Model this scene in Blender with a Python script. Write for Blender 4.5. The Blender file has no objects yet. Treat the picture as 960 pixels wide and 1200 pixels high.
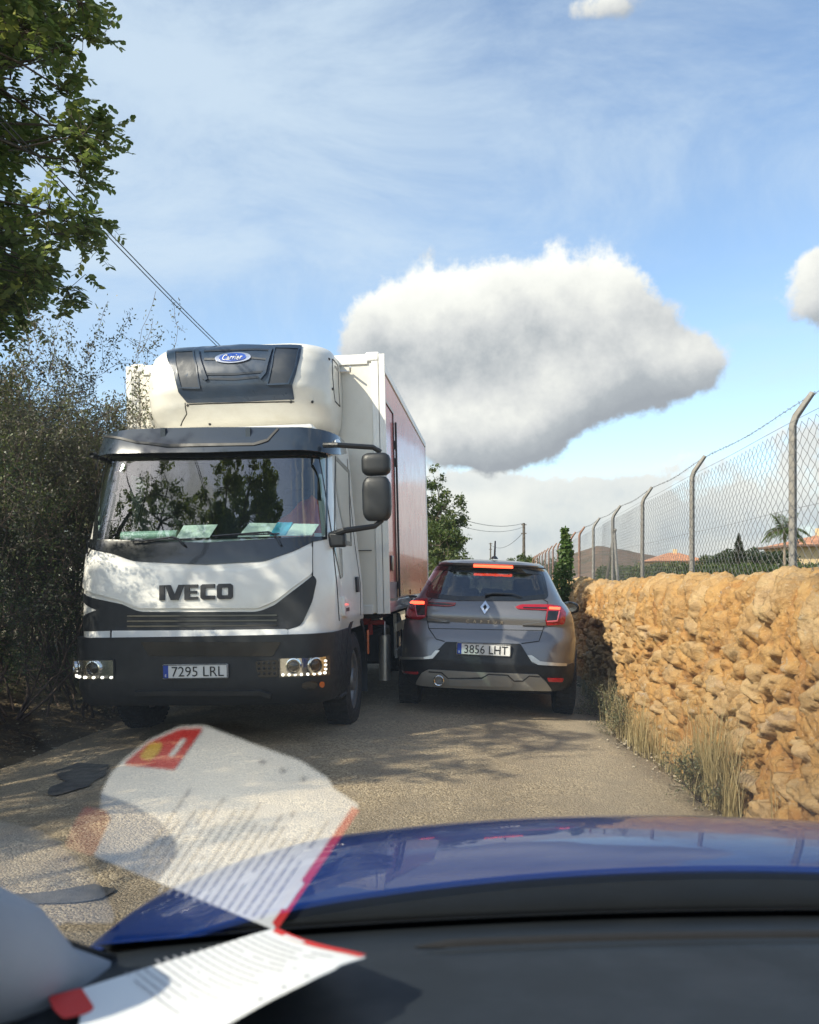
import bpy, bmesh, math, random
import numpy as np
from mathutils import Vector, Matrix
from math import radians as RAD, sin, cos, pi, sqrt, atan2

random.seed(7); RNG = np.random.default_rng(11)
scene = bpy.context.scene
COL = scene.collection

# ------------------------------------------------------------------ camera
CAMH = 1.40; FPX = 990.0; CU, CV = 480.0, 678.0; TH = RAD(5.885)
cd = bpy.data.cameras.new('camera'); cam = bpy.data.objects.new('camera', cd); COL.objects.link(cam)
cam.location = (0, 0, CAMH); cam.rotation_euler = (RAD(90), 0, TH)
cd.sensor_fit = 'HORIZONTAL'; cd.sensor_width = 36; cd.lens = FPX/960*36
cd.shift_y = (CV-600)/960; cd.clip_start = 0.02; cd.clip_end = 6000
cd.dof.use_dof = True; cd.dof.focus_distance = 8.0; cd.dof.aperture_fstop = 8
scene.camera = cam
scene.view_settings.view_transform = 'Standard'; scene.view_settings.look = 'None'
scene.view_settings.gamma = 1; scene.view_settings.use_curve_mapping = False
scene.view_settings.exposure = 0.92
scene.render.engine = 'CYCLES'
try:
    scene.cycles.max_bounces = 8; scene.cycles.transparent_max_bounces = 12
    scene.cycles.glossy_bounces = 4; scene.cycles.diffuse_bounces = 3
    scene.cycles.caustics_reflective = False; scene.cycles.caustics_refractive = False
    scene.cycles.sample_clamp_indirect = 6
    scene.cycles.use_denoising = True
except Exception: pass

# ------------------------------------------------------------------ sun and sky
SUN_EL = 38.5
SUN_AZ_DIR = Vector((-0.72, -0.69, 0)).normalized()      # horizontal direction towards the sun: behind and left
sun_vec = (SUN_AZ_DIR*cos(RAD(SUN_EL)) + Vector((0, 0, sin(RAD(SUN_EL))))).normalized()
sl = bpy.data.lights.new('sun', 'SUN'); sl.energy = 4.3; sl.angle = RAD(0.55); sl.color = (1.0, 0.90, 0.74)
so = bpy.data.objects.new('sun', sl); COL.objects.link(so)
so.rotation_euler = sun_vec.to_track_quat('Z', 'Y').to_euler(); so.location = (-20, -20, 20)

def ray(u, v):
    """world direction of a photograph direction (used to place the clouds and far things)"""
    x, z = (u-CU)/FPX, (CV-v)/FPX
    return Vector((x*cos(TH)-sin(TH), x*sin(TH)+cos(TH), z))

class NT:
    """tiny expression builder for shader nodes"""
    def __init__(s, tree): s.t = tree
    def new(s, typ, **kw):
        n = s.t.nodes.new(typ)
        for k, v in kw.items(): setattr(n, k, v)
        return n
    def link(s, a, b): s.t.links.new(a, b)
    def put(s, sock, v):
        if isinstance(v, bpy.types.NodeSocket): s.t.links.new(v, sock)
        else: sock.default_value = v
    def m(s, op, a, b=0.0, c=None, clamp=False):
        n = s.t.nodes.new('ShaderNodeMath'); n.operation = op; n.use_clamp = clamp
        s.put(n.inputs[0], a); s.put(n.inputs[1], b)
        if c is not None: s.put(n.inputs[2], c)
        return n.outputs[0]
    def dot(s, a, vec):
        n = s.t.nodes.new('ShaderNodeVectorMath'); n.operation = 'DOT_PRODUCT'
        s.put(n.inputs[0], a); s.put(n.inputs[1], vec); return n.outputs['Value']
    def vm(s, op, a, b):
        n = s.t.nodes.new('ShaderNodeVectorMath'); n.operation = op
        s.put(n.inputs[0], a); s.put(n.inputs[1], b); return n.outputs[0]
    def noise(s, vec, scale, detail=5, rough=0.55, dist=0.0, out=0):
        n = s.t.nodes.new('ShaderNodeTexNoise'); s.put(n.inputs['Vector'], vec)
        n.inputs['Scale'].default_value = scale; n.inputs['Detail'].default_value = detail
        n.inputs['Roughness'].default_value = rough; n.inputs['Distortion'].default_value = dist
        return n.outputs[out]
    def voro(s, vec, scale, feature='F1', out='Distance', rnd=1.0):
        n = s.t.nodes.new('ShaderNodeTexVoronoi'); n.feature = feature
        s.put(n.inputs['Vector'], vec); n.inputs['Scale'].default_value = scale
        n.inputs['Randomness'].default_value = rnd
        return n.outputs[out]
    def mr(s, v, a, b, c=0.0, d=1.0, smooth=True):
        n = s.t.nodes.new('ShaderNodeMapRange')
        n.interpolation_type = 'SMOOTHSTEP' if smooth else 'LINEAR'
        s.put(n.inputs['Value'], v)
        for k, x in zip(('From Min', 'From Max', 'To Min', 'To Max'), (a, b, c, d)): n.inputs[k].default_value = x
        return n.outputs[0]
    def mix(s, f, a, b, blend='MIX'):
        n = s.t.nodes.new('ShaderNodeMix'); n.data_type = 'RGBA'; n.blend_type = blend
        s.put(n.inputs[0], f)
        for sock, v in ((n.inputs[6], a), (n.inputs[7], b)):
            if isinstance(v, tuple) and len(v) == 3: v = v+(1,)
            s.put(sock, v)
        return n.outputs[2]
    def ramp(s, f, stops, interp='LINEAR'):
        n = s.t.nodes.new('ShaderNodeValToRGB'); n.color_ramp.interpolation = interp
        e = n.color_ramp.elements
        while len(e) < len(stops): e.new(0.5)
        for i, (p, c) in enumerate(stops):
            e[i].position = p; e[i].color = tuple(c)+(1,) if len(c) == 3 else c
        s.put(n.inputs[0], f); return n.outputs[0]

def make_world():
    w = bpy.data.worlds.new('World'); scene.world = w; w.use_nodes = True
    t = w.node_tree; t.nodes.clear(); N = NT(t)
    out = N.new('ShaderNodeOutputWorld')
    sky = N.new('ShaderNodeTexSky'); sky.sky_type = 'NISHITA'; sky.sun_disc = False
    sky.sun_elevation = RAD(SUN_EL); sky.sun_rotation = atan2(sun_vec.x, sun_vec.y)
    sky.air_density = 1.0; sky.dust_density = 0.8; sky.ozone_density = 1.0; sky.altitude = 50
    bg = N.new('ShaderNodeBackground'); bg.inputs[1].default_value = 0.14
    N.link(sky.outputs[0], bg.inputs[0])
    d = N.new('ShaderNodeTexCoord').outputs['Generated']
    dn = N.new('ShaderNodeVectorMath', operation='NORMALIZE'); N.link(d, dn.inputs[0]); d = dn.outputs[0]
    n1 = N.noise(d, 6.5, 10, 0.62)
    dup_ = N.vm('ADD', d, tuple(Vector((-0.03, -0.02, 0.055))))
    n2 = N.noise(dup_, 6.5, 10, 0.62)
    nf = N.noise(d, 21.0, 9, 0.65)
    def blobs(lst):
        tot = None; lit = None
        for (u, v, ru, rv, wgt) in lst:
            c = ray(u, v); L = c.length; c = c.normalized()
            th = Vector((c.y, -c.x, 0)).normalized(); tv = th.cross(c).normalized()
            if tv.z < 0: tv = -tv
            k = FPX*L
            a = N.dot(d, tuple(th*(k/ru))); b = N.dot(d, tuple(tv*(k/rv)))
            q = N.m('ADD', N.m('MULTIPLY', a, a), N.m('MULTIPLY', b, b))
            front = N.m('GREATER_THAN', N.dot(d, tuple(c)), 0.2)
            e = N.m('MULTIPLY', N.m('MULTIPLY', N.m('EXPONENT', N.m('MULTIPLY', q, -1.0)), wgt), front)
            tot = e if tot is None else N.m('ADD', tot, e)
            l = N.m('MULTIPLY', e, N.m('SUBTRACT', b, N.m('MULTIPLY', a, 0.35)))
            lit = l if lit is None else N.m('ADD', lit, l)
        return tot, lit
    big = [(480,405,85,58,.95),(590,500,75,36,.7),(545,392,88,62,1.0),(640,365,98,58,1.05),(725,395,88,55,1.0),(600,460,110,60,1.0),(800,432,55,32,.8),
           (560,515,72,38,.85),(455,395,55,42,.6),(700,455,80,40,.7),
           (965,338,44,38,.9),(962,300,25,25,.55),(690,8,70,20,.6)]
    low = [(500,612,90,34,1.0),(600,622,120,38,1.05),(700,572,85,24,1.15),(560,560,40,14,.5),(760,612,130,36,1.0),(890,600,150,60,1.0),(540,555,70,22,.6),(820,545,60,18,.5),
           (930,505,90,38,.6),(640,665,300,24,.9),(300,640,260,60,.8),(870,655,260,22,.8),(520,295,40,14,.45)]
    tb, lb = blobs(big); tl, ll = blobs(low)
    fb = N.m('ADD', tb, N.m('ADD', N.m('MULTIPLY', N.m('SUBTRACT', n1, 0.5), 1.8), N.m('MULTIPLY', N.m('SUBTRACT', nf, 0.5), 0.9)))
    ab = N.mr(fb, 0.36, 0.66)
    ab = N.m('MULTIPLY', ab, N.mr(tb, 0.05, 0.25))
    fl = N.m('ADD', tl, N.m('ADD', N.m('MULTIPLY', N.m('SUBTRACT', n1, 0.5), 4.2), N.m('MULTIPLY', N.m('SUBTRACT', nf, 0.5), 1.1)))
    al = N.m('MULTIPLY', N.mr(fl, 0.55, 1.1), 0.92)
    al = N.m('MULTIPLY', al, N.mr(tl, 0.03, 0.3))
    # relief of the billows
    rel = N.m('MULTIPLY', N.m('SUBTRACT', n1, n2), 2.4)
    litb = N.m('ADD', N.m('DIVIDE', lb, N.m('MAXIMUM', tb, 0.15)), rel)
    litl = N.m('ADD', N.m('DIVIDE', ll, N.m('MAXIMUM', tl, 0.15)), N.m('ADD', rel, 0.15))
    cr = [(0.0, (.24,.255,.28)), (0.26, (.30,.315,.335)), (0.48, (.44,.44,.445)), (0.72, (.58,.57,.545)), (1.0, (.67,.655,.62))]
    cb = N.ramp(N.mr(litb, -1.0, 1.05, smooth=False), cr)
    cl = N.ramp(N.mr(litl, -1.5, 1.35, smooth=False), [(0.0, (.27,.30,.35)), (0.4, (.36,.385,.42)), (0.62, (.49,.485,.475)), (1.0, (.64,.61,.56))])
    # thin high veil, streaky
    mp = N.new('ShaderNodeMapping'); N.link(d, mp.inputs[0]); mp.inputs['Scale'].default_value = (1.0, 1.0, 2.0); mp.inputs['Rotation'].default_value = (0.3, 0.5, 0)
    nv = N.noise(mp.outputs[0], 3.0, 10, 0.66, 0.6)
    tv_, _ = blobs([(250,60,330,170,.9),(190,250,110,90,.45),(600,170,360,90,.30),(420,300,150,60,.35),(100,330,120,120,.4),(960,200,200,150,.15)])
    veil = N.m('MULTIPLY', N.mr(N.m('ADD', nv, N.m('MULTIPLY', tv_, 0.40)), 0.40, 0.98), 0.82)
    # generic clouds for the rest of the dome
    sp = N.new('ShaderNodeSeparateXYZ'); N.link(d, sp.inputs[0])
    behind = N.mr(sp.outputs['Y'], 0.35, -0.15)
    gen = N.m('MULTIPLY', N.m('MULTIPLY', N.mr(n1, 0.50, 0.64), behind), N.mr(sp.outputs['Z'], 0.0, 0.12))
    def bgc(col, st=1.0):
        b = N.new('ShaderNodeBackground'); N.put(b.inputs[0], col if not isinstance(col, tuple) else col+(1,)); b.inputs[1].default_value = st; return b.outputs[0]
    def mixs(f, a, b):
        n = N.new('ShaderNodeMixShader'); N.link(f, n.inputs[0]); N.link(a, n.inputs[1]); N.link(b, n.inputs[2]); return n.outputs[0]
    cur = bg.outputs[0]
    cur = mixs(veil, cur, bgc((.43,.50,.58)))
    cur = mixs(gen, cur, bgc((.62,.62,.62)))
    cur = mixs(al, cur, bgc(cl))
    cur = mixs(ab, cur, bgc(cb))
    N.link(cur, out.inputs[0])
make_world()

# ------------------------------------------------------------------ materials
def newmat(name):
    m = bpy.data.materials.new(name); m.use_nodes = True
    t = m.node_tree; t.nodes.clear(); N = NT(t)
    out = N.new('ShaderNodeOutputMaterial'); b = N.new('ShaderNodeBsdfPrincipled'); N.link(b.outputs[0], out.inputs[0])
    return m, N, b, out
def pmat(name, col, rough=0.5, metal=0.0, coat=0.0, var=0.12, scale=6.0, bump=0.0, bscale=60.0, dirt=0.0, dirtcol=(.20,.16,.11), spec=0.5, sheen=0):
    m, N, b, out = newmat(name)
    tc = N.new('ShaderNodeTexCoord').outputs['Object']
    n = N.noise(tc, scale, 6, 0.6)
    dark = tuple(c*(1-var) for c in col); light = tuple(min(1, c*(1+var)) for c in col)
    c = N.mix(N.mr(n, .3, .7), dark, light)
    if dirt > 0:
        nd = N.noise(tc, 2.3, 8, 0.7)
        c = N.mix(N.m('MULTIPLY', N.mr(nd, .45, .75), dirt), c, dirtcol)
    N.link(c, b.inputs['Base Color'])
    N.link(N.mr(N.noise(tc, scale*2.1, 5), .3, .7, max(0, rough*0.85), min(1, rough*1.15)), b.inputs['Roughness'])
    b.inputs['Metallic'].default_value = metal; b.inputs['Coat Weight'].default_value = coat
    b.inputs['Coat Roughness'].default_value = 0.04; b.inputs['Specular IOR Level'].default_value = spec
    if bump > 0:
        bp = N.new('ShaderNodeBump'); bp.inputs['Strength'].default_value = bump; bp.inputs['Distance'].default_value = 0.01
        N.link(N.noise(tc, bscale, 6, .6), bp.inputs['Height']); N.link(bp.outputs[0], b.inputs['Normal'])
    return m
def emat(name, col, strength, base=None):
    m, N, b, out = newmat(name)
    b.inputs['Base Color'].default_value = tuple(base or col)+(1,)
    b.inputs['Emission Color'].default_value = tuple(col)+(1,); b.inputs['Emission Strength'].default_value = strength
    b.inputs['Roughness'].default_value = 0.2
    return m
def glassmat(name, tint=(.80,.86,.84), ior=1.5, rough=0.0, k=1.0):
    """thin pane: mirror by Fresnel, else see-through with a tint"""
    m = bpy.data.materials.new(name); m.use_nodes = True; t = m.node_tree; t.nodes.clear(); N = NT(t)
    out = N.new('ShaderNodeOutputMaterial')
    tr = N.new('ShaderNodeBsdfTransparent'); tr.inputs[0].default_value = tint+(1,)
    gl = N.new('ShaderNodeBsdfGlossy'); gl.inputs['Roughness'].default_value = rough; gl.inputs[0].default_value = (1,1,1,1)
    geo = N.new('ShaderNodeNewGeometry')
    vn = N.new('ShaderNodeVectorMath', operation='DOT_PRODUCT'); N.link(geo.outputs['Incoming'], vn.inputs[0]); N.link(geo.outputs['Normal'], vn.inputs[1])
    c = N.m('MINIMUM', N.m('ABSOLUTE', vn.outputs['Value']), 1.0)
    r0 = ((ior-1)/(ior+1))**2
    f = N.m('ADD', r0, N.m('MULTIPLY', N.m('POWER', N.m('SUBTRACT', 1.0, c), 5.0), 1-r0))
    f2 = N.m('MULTIPLY', N.m('DIVIDE', N.m('MULTIPLY', f, 2.0), N.m('ADD', f, 1.0)), k, clamp=True)   # two faces of a pane
    mx = N.new('ShaderNodeMixShader'); N.link(f2, mx.inputs[0]); N.link(tr.outputs[0], mx.inputs[1]); N.link(gl.outputs[0], mx.inputs[2])
    N.link(mx.outputs[0], out.inputs[0])
    return m
# ------------------------------------------------------------------ object helpers
def tag(o, label=None, cat=None, group=None, kind=None):
    if label: o['label'] = label
    if cat: o['category'] = cat
    if group: o['group'] = group
    if kind: o['kind'] = kind
    return o
def empty(name, loc=(0,0,0), rot=(0,0,0), label=None, cat=None, group=None):
    o = bpy.data.objects.new(name, None); COL.objects.link(o); o.location = loc; o.rotation_euler = rot
    o.empty_display_size = 0.1
    return tag(o, label, cat, group)
def link(me, name, mat, parent=None, smooth=True, ang=35, bevel=0.0):
    me.name = name
    o = bpy.data.objects.new(name, me); COL.objects.link(o)
    if mat is not None and not me.materials: me.materials.append(mat)
    if smooth:
        me.shade_smooth()
        if ang < 180: me.set_sharp_from_angle(angle=RAD(ang))
    if parent is not None: o.parent = parent
    if bevel > 0:
        b = o.modifiers.new('edge', 'BEVEL'); b.width = bevel; b.segments = 2; b.limit_method = 'ANGLE'; b.angle_limit = RAD(40)
    return o
class MB:
    def __init__(s): s.v = []; s.f = []
    def add(s, vs, fs):
        k = len(s.v); s.v += [tuple(p) for p in vs]; s.f += [tuple(i+k for i in f) for f in fs]; return s
    def box(s, c, d, rot=None):
        hx, hy, hz = d[0]/2, d[1]/2, d[2]/2
        P = [Vector((x*hx, y*hy, z*hz)) for x in (-1,1) for y in (-1,1) for z in (-1,1)]
        if rot is not None: P = [rot @ p for p in P]
        c = Vector(c)
        return s.add([p+c for p in P], [(0,1,3,2),(4,6,7,5),(0,4,5,1),(2,3,7,6),(0,2,6,4),(1,5,7,3)])
    def tube(s, pts, rad, n=8, cap=True, sx=1.0):
        pts = [Vector(p) for p in pts]; m = len(pts)
        if not hasattr(rad, '__len__'): rad = [rad]*m
        k = len(s.v); prev = None
        for i, p in enumerate(pts):
            t = (pts[min(i+1, m-1)]-pts[max(i-1, 0)])
            t = t.normalized() if t.length > 1e-9 else Vector((0,0,1))
            if prev is None:
                a = Vector((0,0,1)) if abs(t.z) < 0.9 else Vector((1,0,0)); u = t.cross(a).normalized()
            else:
                u = (prev - t*prev.dot(t)); u = u.normalized() if u.length > 1e-6 else t.orthogonal().normalized()
            prev = u; w = t.cross(u)
            for j in range(n):
                a = 2*pi*j/n; s.v.append(tuple(p+(u*cos(a)*sx+w*sin(a))*rad[i]))
        for i in range(m-1):
            for j in range(n):
                a = k+i*n+j; b = k+i*n+(j+1) % n; s.f.append((a, b, b+n, a+n))
        if cap:
            s.f.append(tuple(k+j for j in range(n))[::-1]); s.f.append(tuple(k+(m-1)*n+j for j in range(n)))
        return s
    def cyl(s, p0, p1, r0, r1=None, n=16): return s.tube([p0, p1], [r0, r0 if r1 is None else r1], n)
    def lathe(s, c, axis, prof, n=32, closed=False):
        """prof: (distance along axis, radius)"""
        c = Vector(c); ax = Vector(axis).normalized(); u = ax.orthogonal().normalized(); w = ax.cross(u)
        k = len(s.v); m = len(prof)
        for (h, r) in prof:
            for j in range(n):
                a = 2*pi*j/n; s.v.append(tuple(c+ax*h+(u*cos(a)+w*sin(a))*r))
        for i in range(m-1 if not closed else m):
            for j in range(n):
                a = k+i*n+j; b = k+i*n+(j+1) % n; e = k+((i+1) % m)*n
                s.f.append((a, b, e+(j+1) % n, e+j))
        return s
    def ball(s, c, r, n=12, m=8):
        c = Vector(c); r = r if hasattr(r, '__len__') else (r, r, r); k = len(s.v)
        for i in range(m+1):
            p = pi*i/m
            for j in range(n):
                a = 2*pi*j/n; s.v.append((c.x+r[0]*sin(p)*cos(a), c.y+r[1]*sin(p)*sin(a), c.z+r[2]*cos(p)))
        for i in range(m):
            for j in range(n):
                a = k+i*n+j; b = k+i*n+(j+1) % n; s.f.append((a, a+n, b+n, b))
        return s
    def prism(s, pts, d):
        """closed outline of 3-D points pushed by vector d"""
        d = Vector(d); n = len(pts); k = len(s.v)
        s.v += [tuple(Vector(p)) for p in pts]+[tuple(Vector(p)+d) for p in pts]
        s.f.append(tuple(k+i for i in range(n))); s.f.append(tuple(k+n+i for i in range(n))[::-1])
        for i in range(n):
            j = (i+1) % n; s.f.append((k+i, k+n+i, k+n+j, k+j))
        return s
    def build(s, name, mat, parent=None, smooth=True, bevel=0.0, ang=35, fix=True):
        me = bpy.data.meshes.new(name); me.from_pydata(s.v, [], s.f)
        if fix:
            bm = bmesh.new(); bm.from_mesh(me)
            bmesh.ops.remove_doubles(bm, verts=bm.verts, dist=1e-6)
            bmesh.ops.recalc_face_normals(bm, faces=bm.faces); bm.to_mesh(me); bm.free()
        me.validate()
        return link(me, name, mat, parent, smooth, ang, bevel)
def np_mesh(V, F, name, mat, parent=None, smooth=False, ang=180):
    """V (n,3), F (m,k) of equal size"""
    V = np.asarray(V, np.float32); F = np.asarray(F, np.int32)
    me = bpy.data.meshes.new(name); me.vertices.add(len(V)); me.vertices.foreach_set('co', V.ravel())
    m, k = F.shape; me.loops.add(m*k); me.loops.foreach_set('vertex_index', F.ravel())
    me.polygons.add(m); me.polygons.foreach_set('loop_start', np.arange(0, m*k, k, dtype=np.int32))
    try: me.polygons.foreach_set('loop_total', np.full(m, k, np.int32))
    except Exception: pass
    me.update(calc_edges=True); me.validate()
    return link(me, name, mat, parent, smooth, ang)
def copy_tree(o, parent=None):
    c = o.copy(); COL.objects.link(c)
    if parent is not None: c.parent = parent; c.matrix_parent_inverse = o.matrix_parent_inverse.copy()
    for ch in list(o.children): copy_tree(ch, c)
    return c

# ------------------------------------------------------------------ curved surfaces that carry panels
def rounded(pts, r, n=4):
    out = []; m = len(pts)
    for i in range(m):
        p = Vector(pts[i][:2]); a = Vector(pts[i-1][:2]); b = Vector(pts[(i+1) % m][:2])
        ri = pts[i][2] if len(pts[i]) > 2 else r
        da = (a-p); db = (b-p); q = min(ri, da.length*.48, db.length*.48)
        if q < 1e-5: out.append(tuple(p)); continue
        A = p+da.normalized()*q; B = p+db.normalized()*q
        for k in range(n+1):
            t = k/n; out.append(tuple(A*(1-t)**2 + p*2*t*(1-t) + B*t*t))
    return out
class Surf:
    """horizontal sections: rows (z, y, half width, corner radius x, corner radius y, bulge); a = arc length from the middle"""
    def __init__(s, rows, M, side=3.0, sgn=1):
        s.rows = np.array(rows, float); s.M = M; s.side = side; s.cache = {}
    def prof(s, z):
        key = round(z, 4)
        if key in s.cache: return s.cache[key]
        R = s.rows; q = [float(np.interp(z, R[:,0], R[:,k])) for k in range(1, 6)]
        y0, W, rx, ry, kb = q
        xs = np.linspace(0, W-rx, 24); ys = y0+kb*xs**2
        y1 = ys[-1]; t = np.linspace(0, pi/2, 24)[1:]
        sl = 2*kb*(W-rx)
        cx = (W-rx)+rx*np.sin(t); cy = y1+ry*(1-np.cos(t))+sl*rx*np.sin(t)*(np.cos(t))
        X = np.concatenate([xs, cx, [W]]); Y = np.concatenate([ys, cy, [cy[-1]+s.side]])
        A = np.concatenate([[0], np.cumsum(np.hypot(np.diff(X), np.diff(Y)))])
        s.cache[key] = (A, X, Y); return s.cache[key]
    def P(s, a, z):
        A, X, Y = s.prof(z); aa = abs(a)
        x = float(np.interp(aa, A, X)); y = float(np.interp(aa, A, Y))
        return Vector((x if a >= 0 else -x, y, z))
    def N(s, a, z, e=0.012):
        da = s.P(a+e, z)-s.P(a-e, z); dz = s.P(a, z+e)-s.P(a, z-e)
        n = da.cross(dz); return n.normalized() if n.length > 1e-12 else Vector((0,-1,0))
    def table(s, a0, a1, z0, z1):
        if hasattr(s, 'tab'): return
        A = np.linspace(a0, a1, 120); Z = np.linspace(z0, z1, 110); s.tab = []
        for z in Z:
            for a in A: s.tab.append((a, z)+s.pix(a, z))
        s.tab = np.array(s.tab)
    def pix(s, a, z):
        return to_px(s.M @ s.P(a, z))
    def trace(s, pts):
        out = []
        for p in pts:
            u, v = p[0], p[1]
            d = (s.tab[:,2]-u)**2+(s.tab[:,3]-v)**2; i = int(d.argmin()); a, z = s.tab[i,0], s.tab[i,1]
            for _ in range(6):
                u0, v0 = s.pix(a, z); e = 1e-3
                ua, va = s.pix(a+e, z); uz, vz = s.pix(a, z+e)
                J = np.array([[(ua-u0)/e, (uz-u0)/e], [(va-v0)/e, (vz-v0)/e]])
                try: q = np.linalg.solve(J, [u-u0, v-v0])
                except Exception: break
                q = np.clip(q, -.03, .03); a += q[0]; z += q[1]
            out.append((a, z)+tuple(p[2:]))
        return out
class Flat(Surf):
    """a flat panel carrier: origin, x axis, up axis in the thing's own space"""
    def __init__(s, o, X=(1,0,0), Z=(0,0,1), M=Matrix.Identity(4)):
        s.o = Vector(o); s.X = Vector(X).normalized(); s.Z = Vector(Z).normalized(); s.M = M; s.n = s.X.cross(s.Z).normalized()
    def P(s, a, z): return s.o+s.X*a+s.Z*z
    def N(s, a, z, e=0): return s.n
def to_px(w):
    x = w.x*cos(TH)+w.y*sin(TH); y = -w.x*sin(TH)+w.y*cos(TH)
    if y < .05: y = .05
    return (CU+FPX*x/y, CV+FPX*(CAMH-w.z)/y)
def surf_map(bm, S, off, thick, name, mat, parent, ang=40, smooth=True):
    info = {}
    for v in bm.verts:
        a, z = v.co.x, v.co.y; n = S.N(a, z); v.co = S.P(a, z)+n*off; info[v] = n
    if thick > 0:
        be = [e for e in bm.edges if len(e.link_faces) == 1]
        pair = {}
        for e in be:
            for v in e.verts:
                if v not in pair: pair[v] = bm.verts.new(v.co-info[v]*thick)
        for e in be:
            a, b = e.verts
            try: bm.faces.new((a, b, pair[b], pair[a]))
            except ValueError: pass
    bmesh.ops.recalc_face_normals(bm, faces=bm.faces)
    # make the outside face out
    me = bpy.data.meshes.new(name); bm.to_mesh(me); bm.free()
    return link(me, name, mat, parent, smooth, ang)
def panel(S, outline, name, mat, parent, off=.004, thick=.02, step=.06, holes=None):
    bm = bmesh.new(); vs = [bm.verts.new((p[0], p[1], 0)) for p in outline]
    bm.faces.new(vs); bmesh.ops.triangulate(bm, faces=bm.faces)
    xs = [p[0] for p in outline]; zs = [p[1] for p in outline]
    def cut(lo, hi, no):
        k = math.ceil(lo/step)
        while k*step < hi:
            if k*step > lo+1e-4:
                bmesh.ops.bisect_plane(bm, geom=list(bm.verts)+list(bm.edges)+list(bm.faces), plane_co=Vector(no)*k*step, plane_no=no, dist=1e-5)
            k += 1
    if not isinstance(S, Flat):
        cut(min(xs), max(xs), (1,0,0)); cut(min(zs), max(zs), (0,1,0))
    return surf_map(bm, S, off, thick, name, mat, parent)
def strip(S, path, w, name, mat, parent, off=.006, thick=.01, closed=False, step=.04):
    """a band of width w along a path on the surface"""
    pts = [Vector(p[:2]) for p in path]
    fine = []
    m = len(pts)
    for i in range(m if closed else m-1):
        a, b = pts[i], pts[(i+1) % m]; k = max(1, int((b-a).length/step))
        fine += [a.lerp(b, j/k) for j in range(k)]
    if not closed: fine.append(pts[-1])
    bm = bmesh.new(); L = []; R = []; n = len(fine)
    for i, p in enumerate(fine):
        a = fine[(i-1) % n] if closed else fine[max(i-1, 0)]; b = fine[(i+1) % n] if closed else fine[min(i+1, n-1)]
        t = (b-a).normalized(); q = Vector((-t.y, t.x))*(w/2)
        L.append(bm.verts.new((p.x+q.x, p.y+q.y, 0))); R.append(bm.verts.new((p.x-q.x, p.y-q.y, 0)))
    for i in range(n if closed else n-1):
        j = (i+1) % n; bm.faces.new((L[i], L[j], R[j], R[i]))
    return surf_map(bm, S, off, thick, name, mat, parent)
def text_on(S, txt, a0, z0, h, name, mat, parent, off=.006, thick=.003, sx=1.0, width=None, shear=0, bold=0.0, mirror=False, space=1.0):
    cu = bpy.data.curves.new('t', 'FONT'); cu.body = txt; cu.size = 1.0; cu.align_x = 'CENTER'; cu.shear = shear; cu.offset = bold
    cu.space_character = space; cu.resolution_u = 3
    to = bpy.data.objects.new('t', cu); COL.objects.link(to)
    bpy.context.view_layer.update()
    me = bpy.data.meshes.new_from_object(to); bpy.data.objects.remove(to); bpy.data.curves.remove(cu)
    bm = bmesh.new(); bm.from_mesh(me); bpy.data.meshes.remove(me)
    xs = [v.co.x for v in bm.verts]; ys = [v.co.y for v in bm.verts]
    cx = (min(xs)+max(xs))/2; cy = (min(ys)+max(ys))/2; sc = h/(max(ys)-min(ys))
    scx = sc*sx if width is None else width/(max(xs)-min(xs))
    for v in bm.verts:
        x = (v.co.x-cx)*scx*(-1 if mirror else 1); v.co = (a0+x, z0+(v.co.y-cy)*sc, 0)
    bmesh.ops.triangulate(bm, faces=bm.faces)
    if not isinstance(S, Flat):
        for k in range(-40, 41):
            c = k*.05
            if min(v.co.x for v in bm.verts) < c < max(v.co.x for v in bm.verts):
                bmesh.ops.bisect_plane(bm, geom=list(bm.verts)+list(bm.edges)+list(bm.faces), plane_co=(c,0,0), plane_no=(1,0,0), dist=1e-5)
    return surf_map(bm, S, off, thick, name, mat, parent, smooth=False)
def rect(a0, a1, z0, z1): return [(a0, z0), (a1, z0), (a1, z1), (a0, z1)]
def ell(a, z, ra, rz, n=28): return [(a+ra*cos(2*pi*i/n), z+rz*sin(2*pi*i/n)) for i in range(n)]
def mirr(pts): return [(-p[0],)+tuple(p[1:]) for p in pts][::-1]

# ------------------------------------------------------------------ numpy noise for real relief
def _h(ix, iy, s):
    n = (ix*374761393+iy*668265263+s*1442695041) & 0xFFFFFFFF
    n = ((n ^ (n >> 13))*1274126177) & 0xFFFFFFFF
    n = (n ^ (n >> 16)) & 0xFFFFFFFF
    return n.astype(np.float64)/4294967295.0
def vnoise(x, y, s=0):
    ix = np.floor(x).astype(np.int64); iy = np.floor(y).astype(np.int64); fx = x-ix; fy = y-iy
    fx = fx*fx*(3-2*fx); fy = fy*fy*(3-2*fy)
    a = _h(ix, iy, s); b = _h(ix+1, iy, s); c = _h(ix, iy+1, s); d = _h(ix+1, iy+1, s)
    return (a*(1-fx)+b*fx)*(1-fy)+(c*(1-fx)+d*fx)*fy
def fbm(x, y, oct=5, s=0):
    r = 0; a = .5; f = 1
    for k in range(oct): r = r+a*vnoise(x*f, y*f, s+k*17); a *= .5; f *= 2.03
    return r
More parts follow.
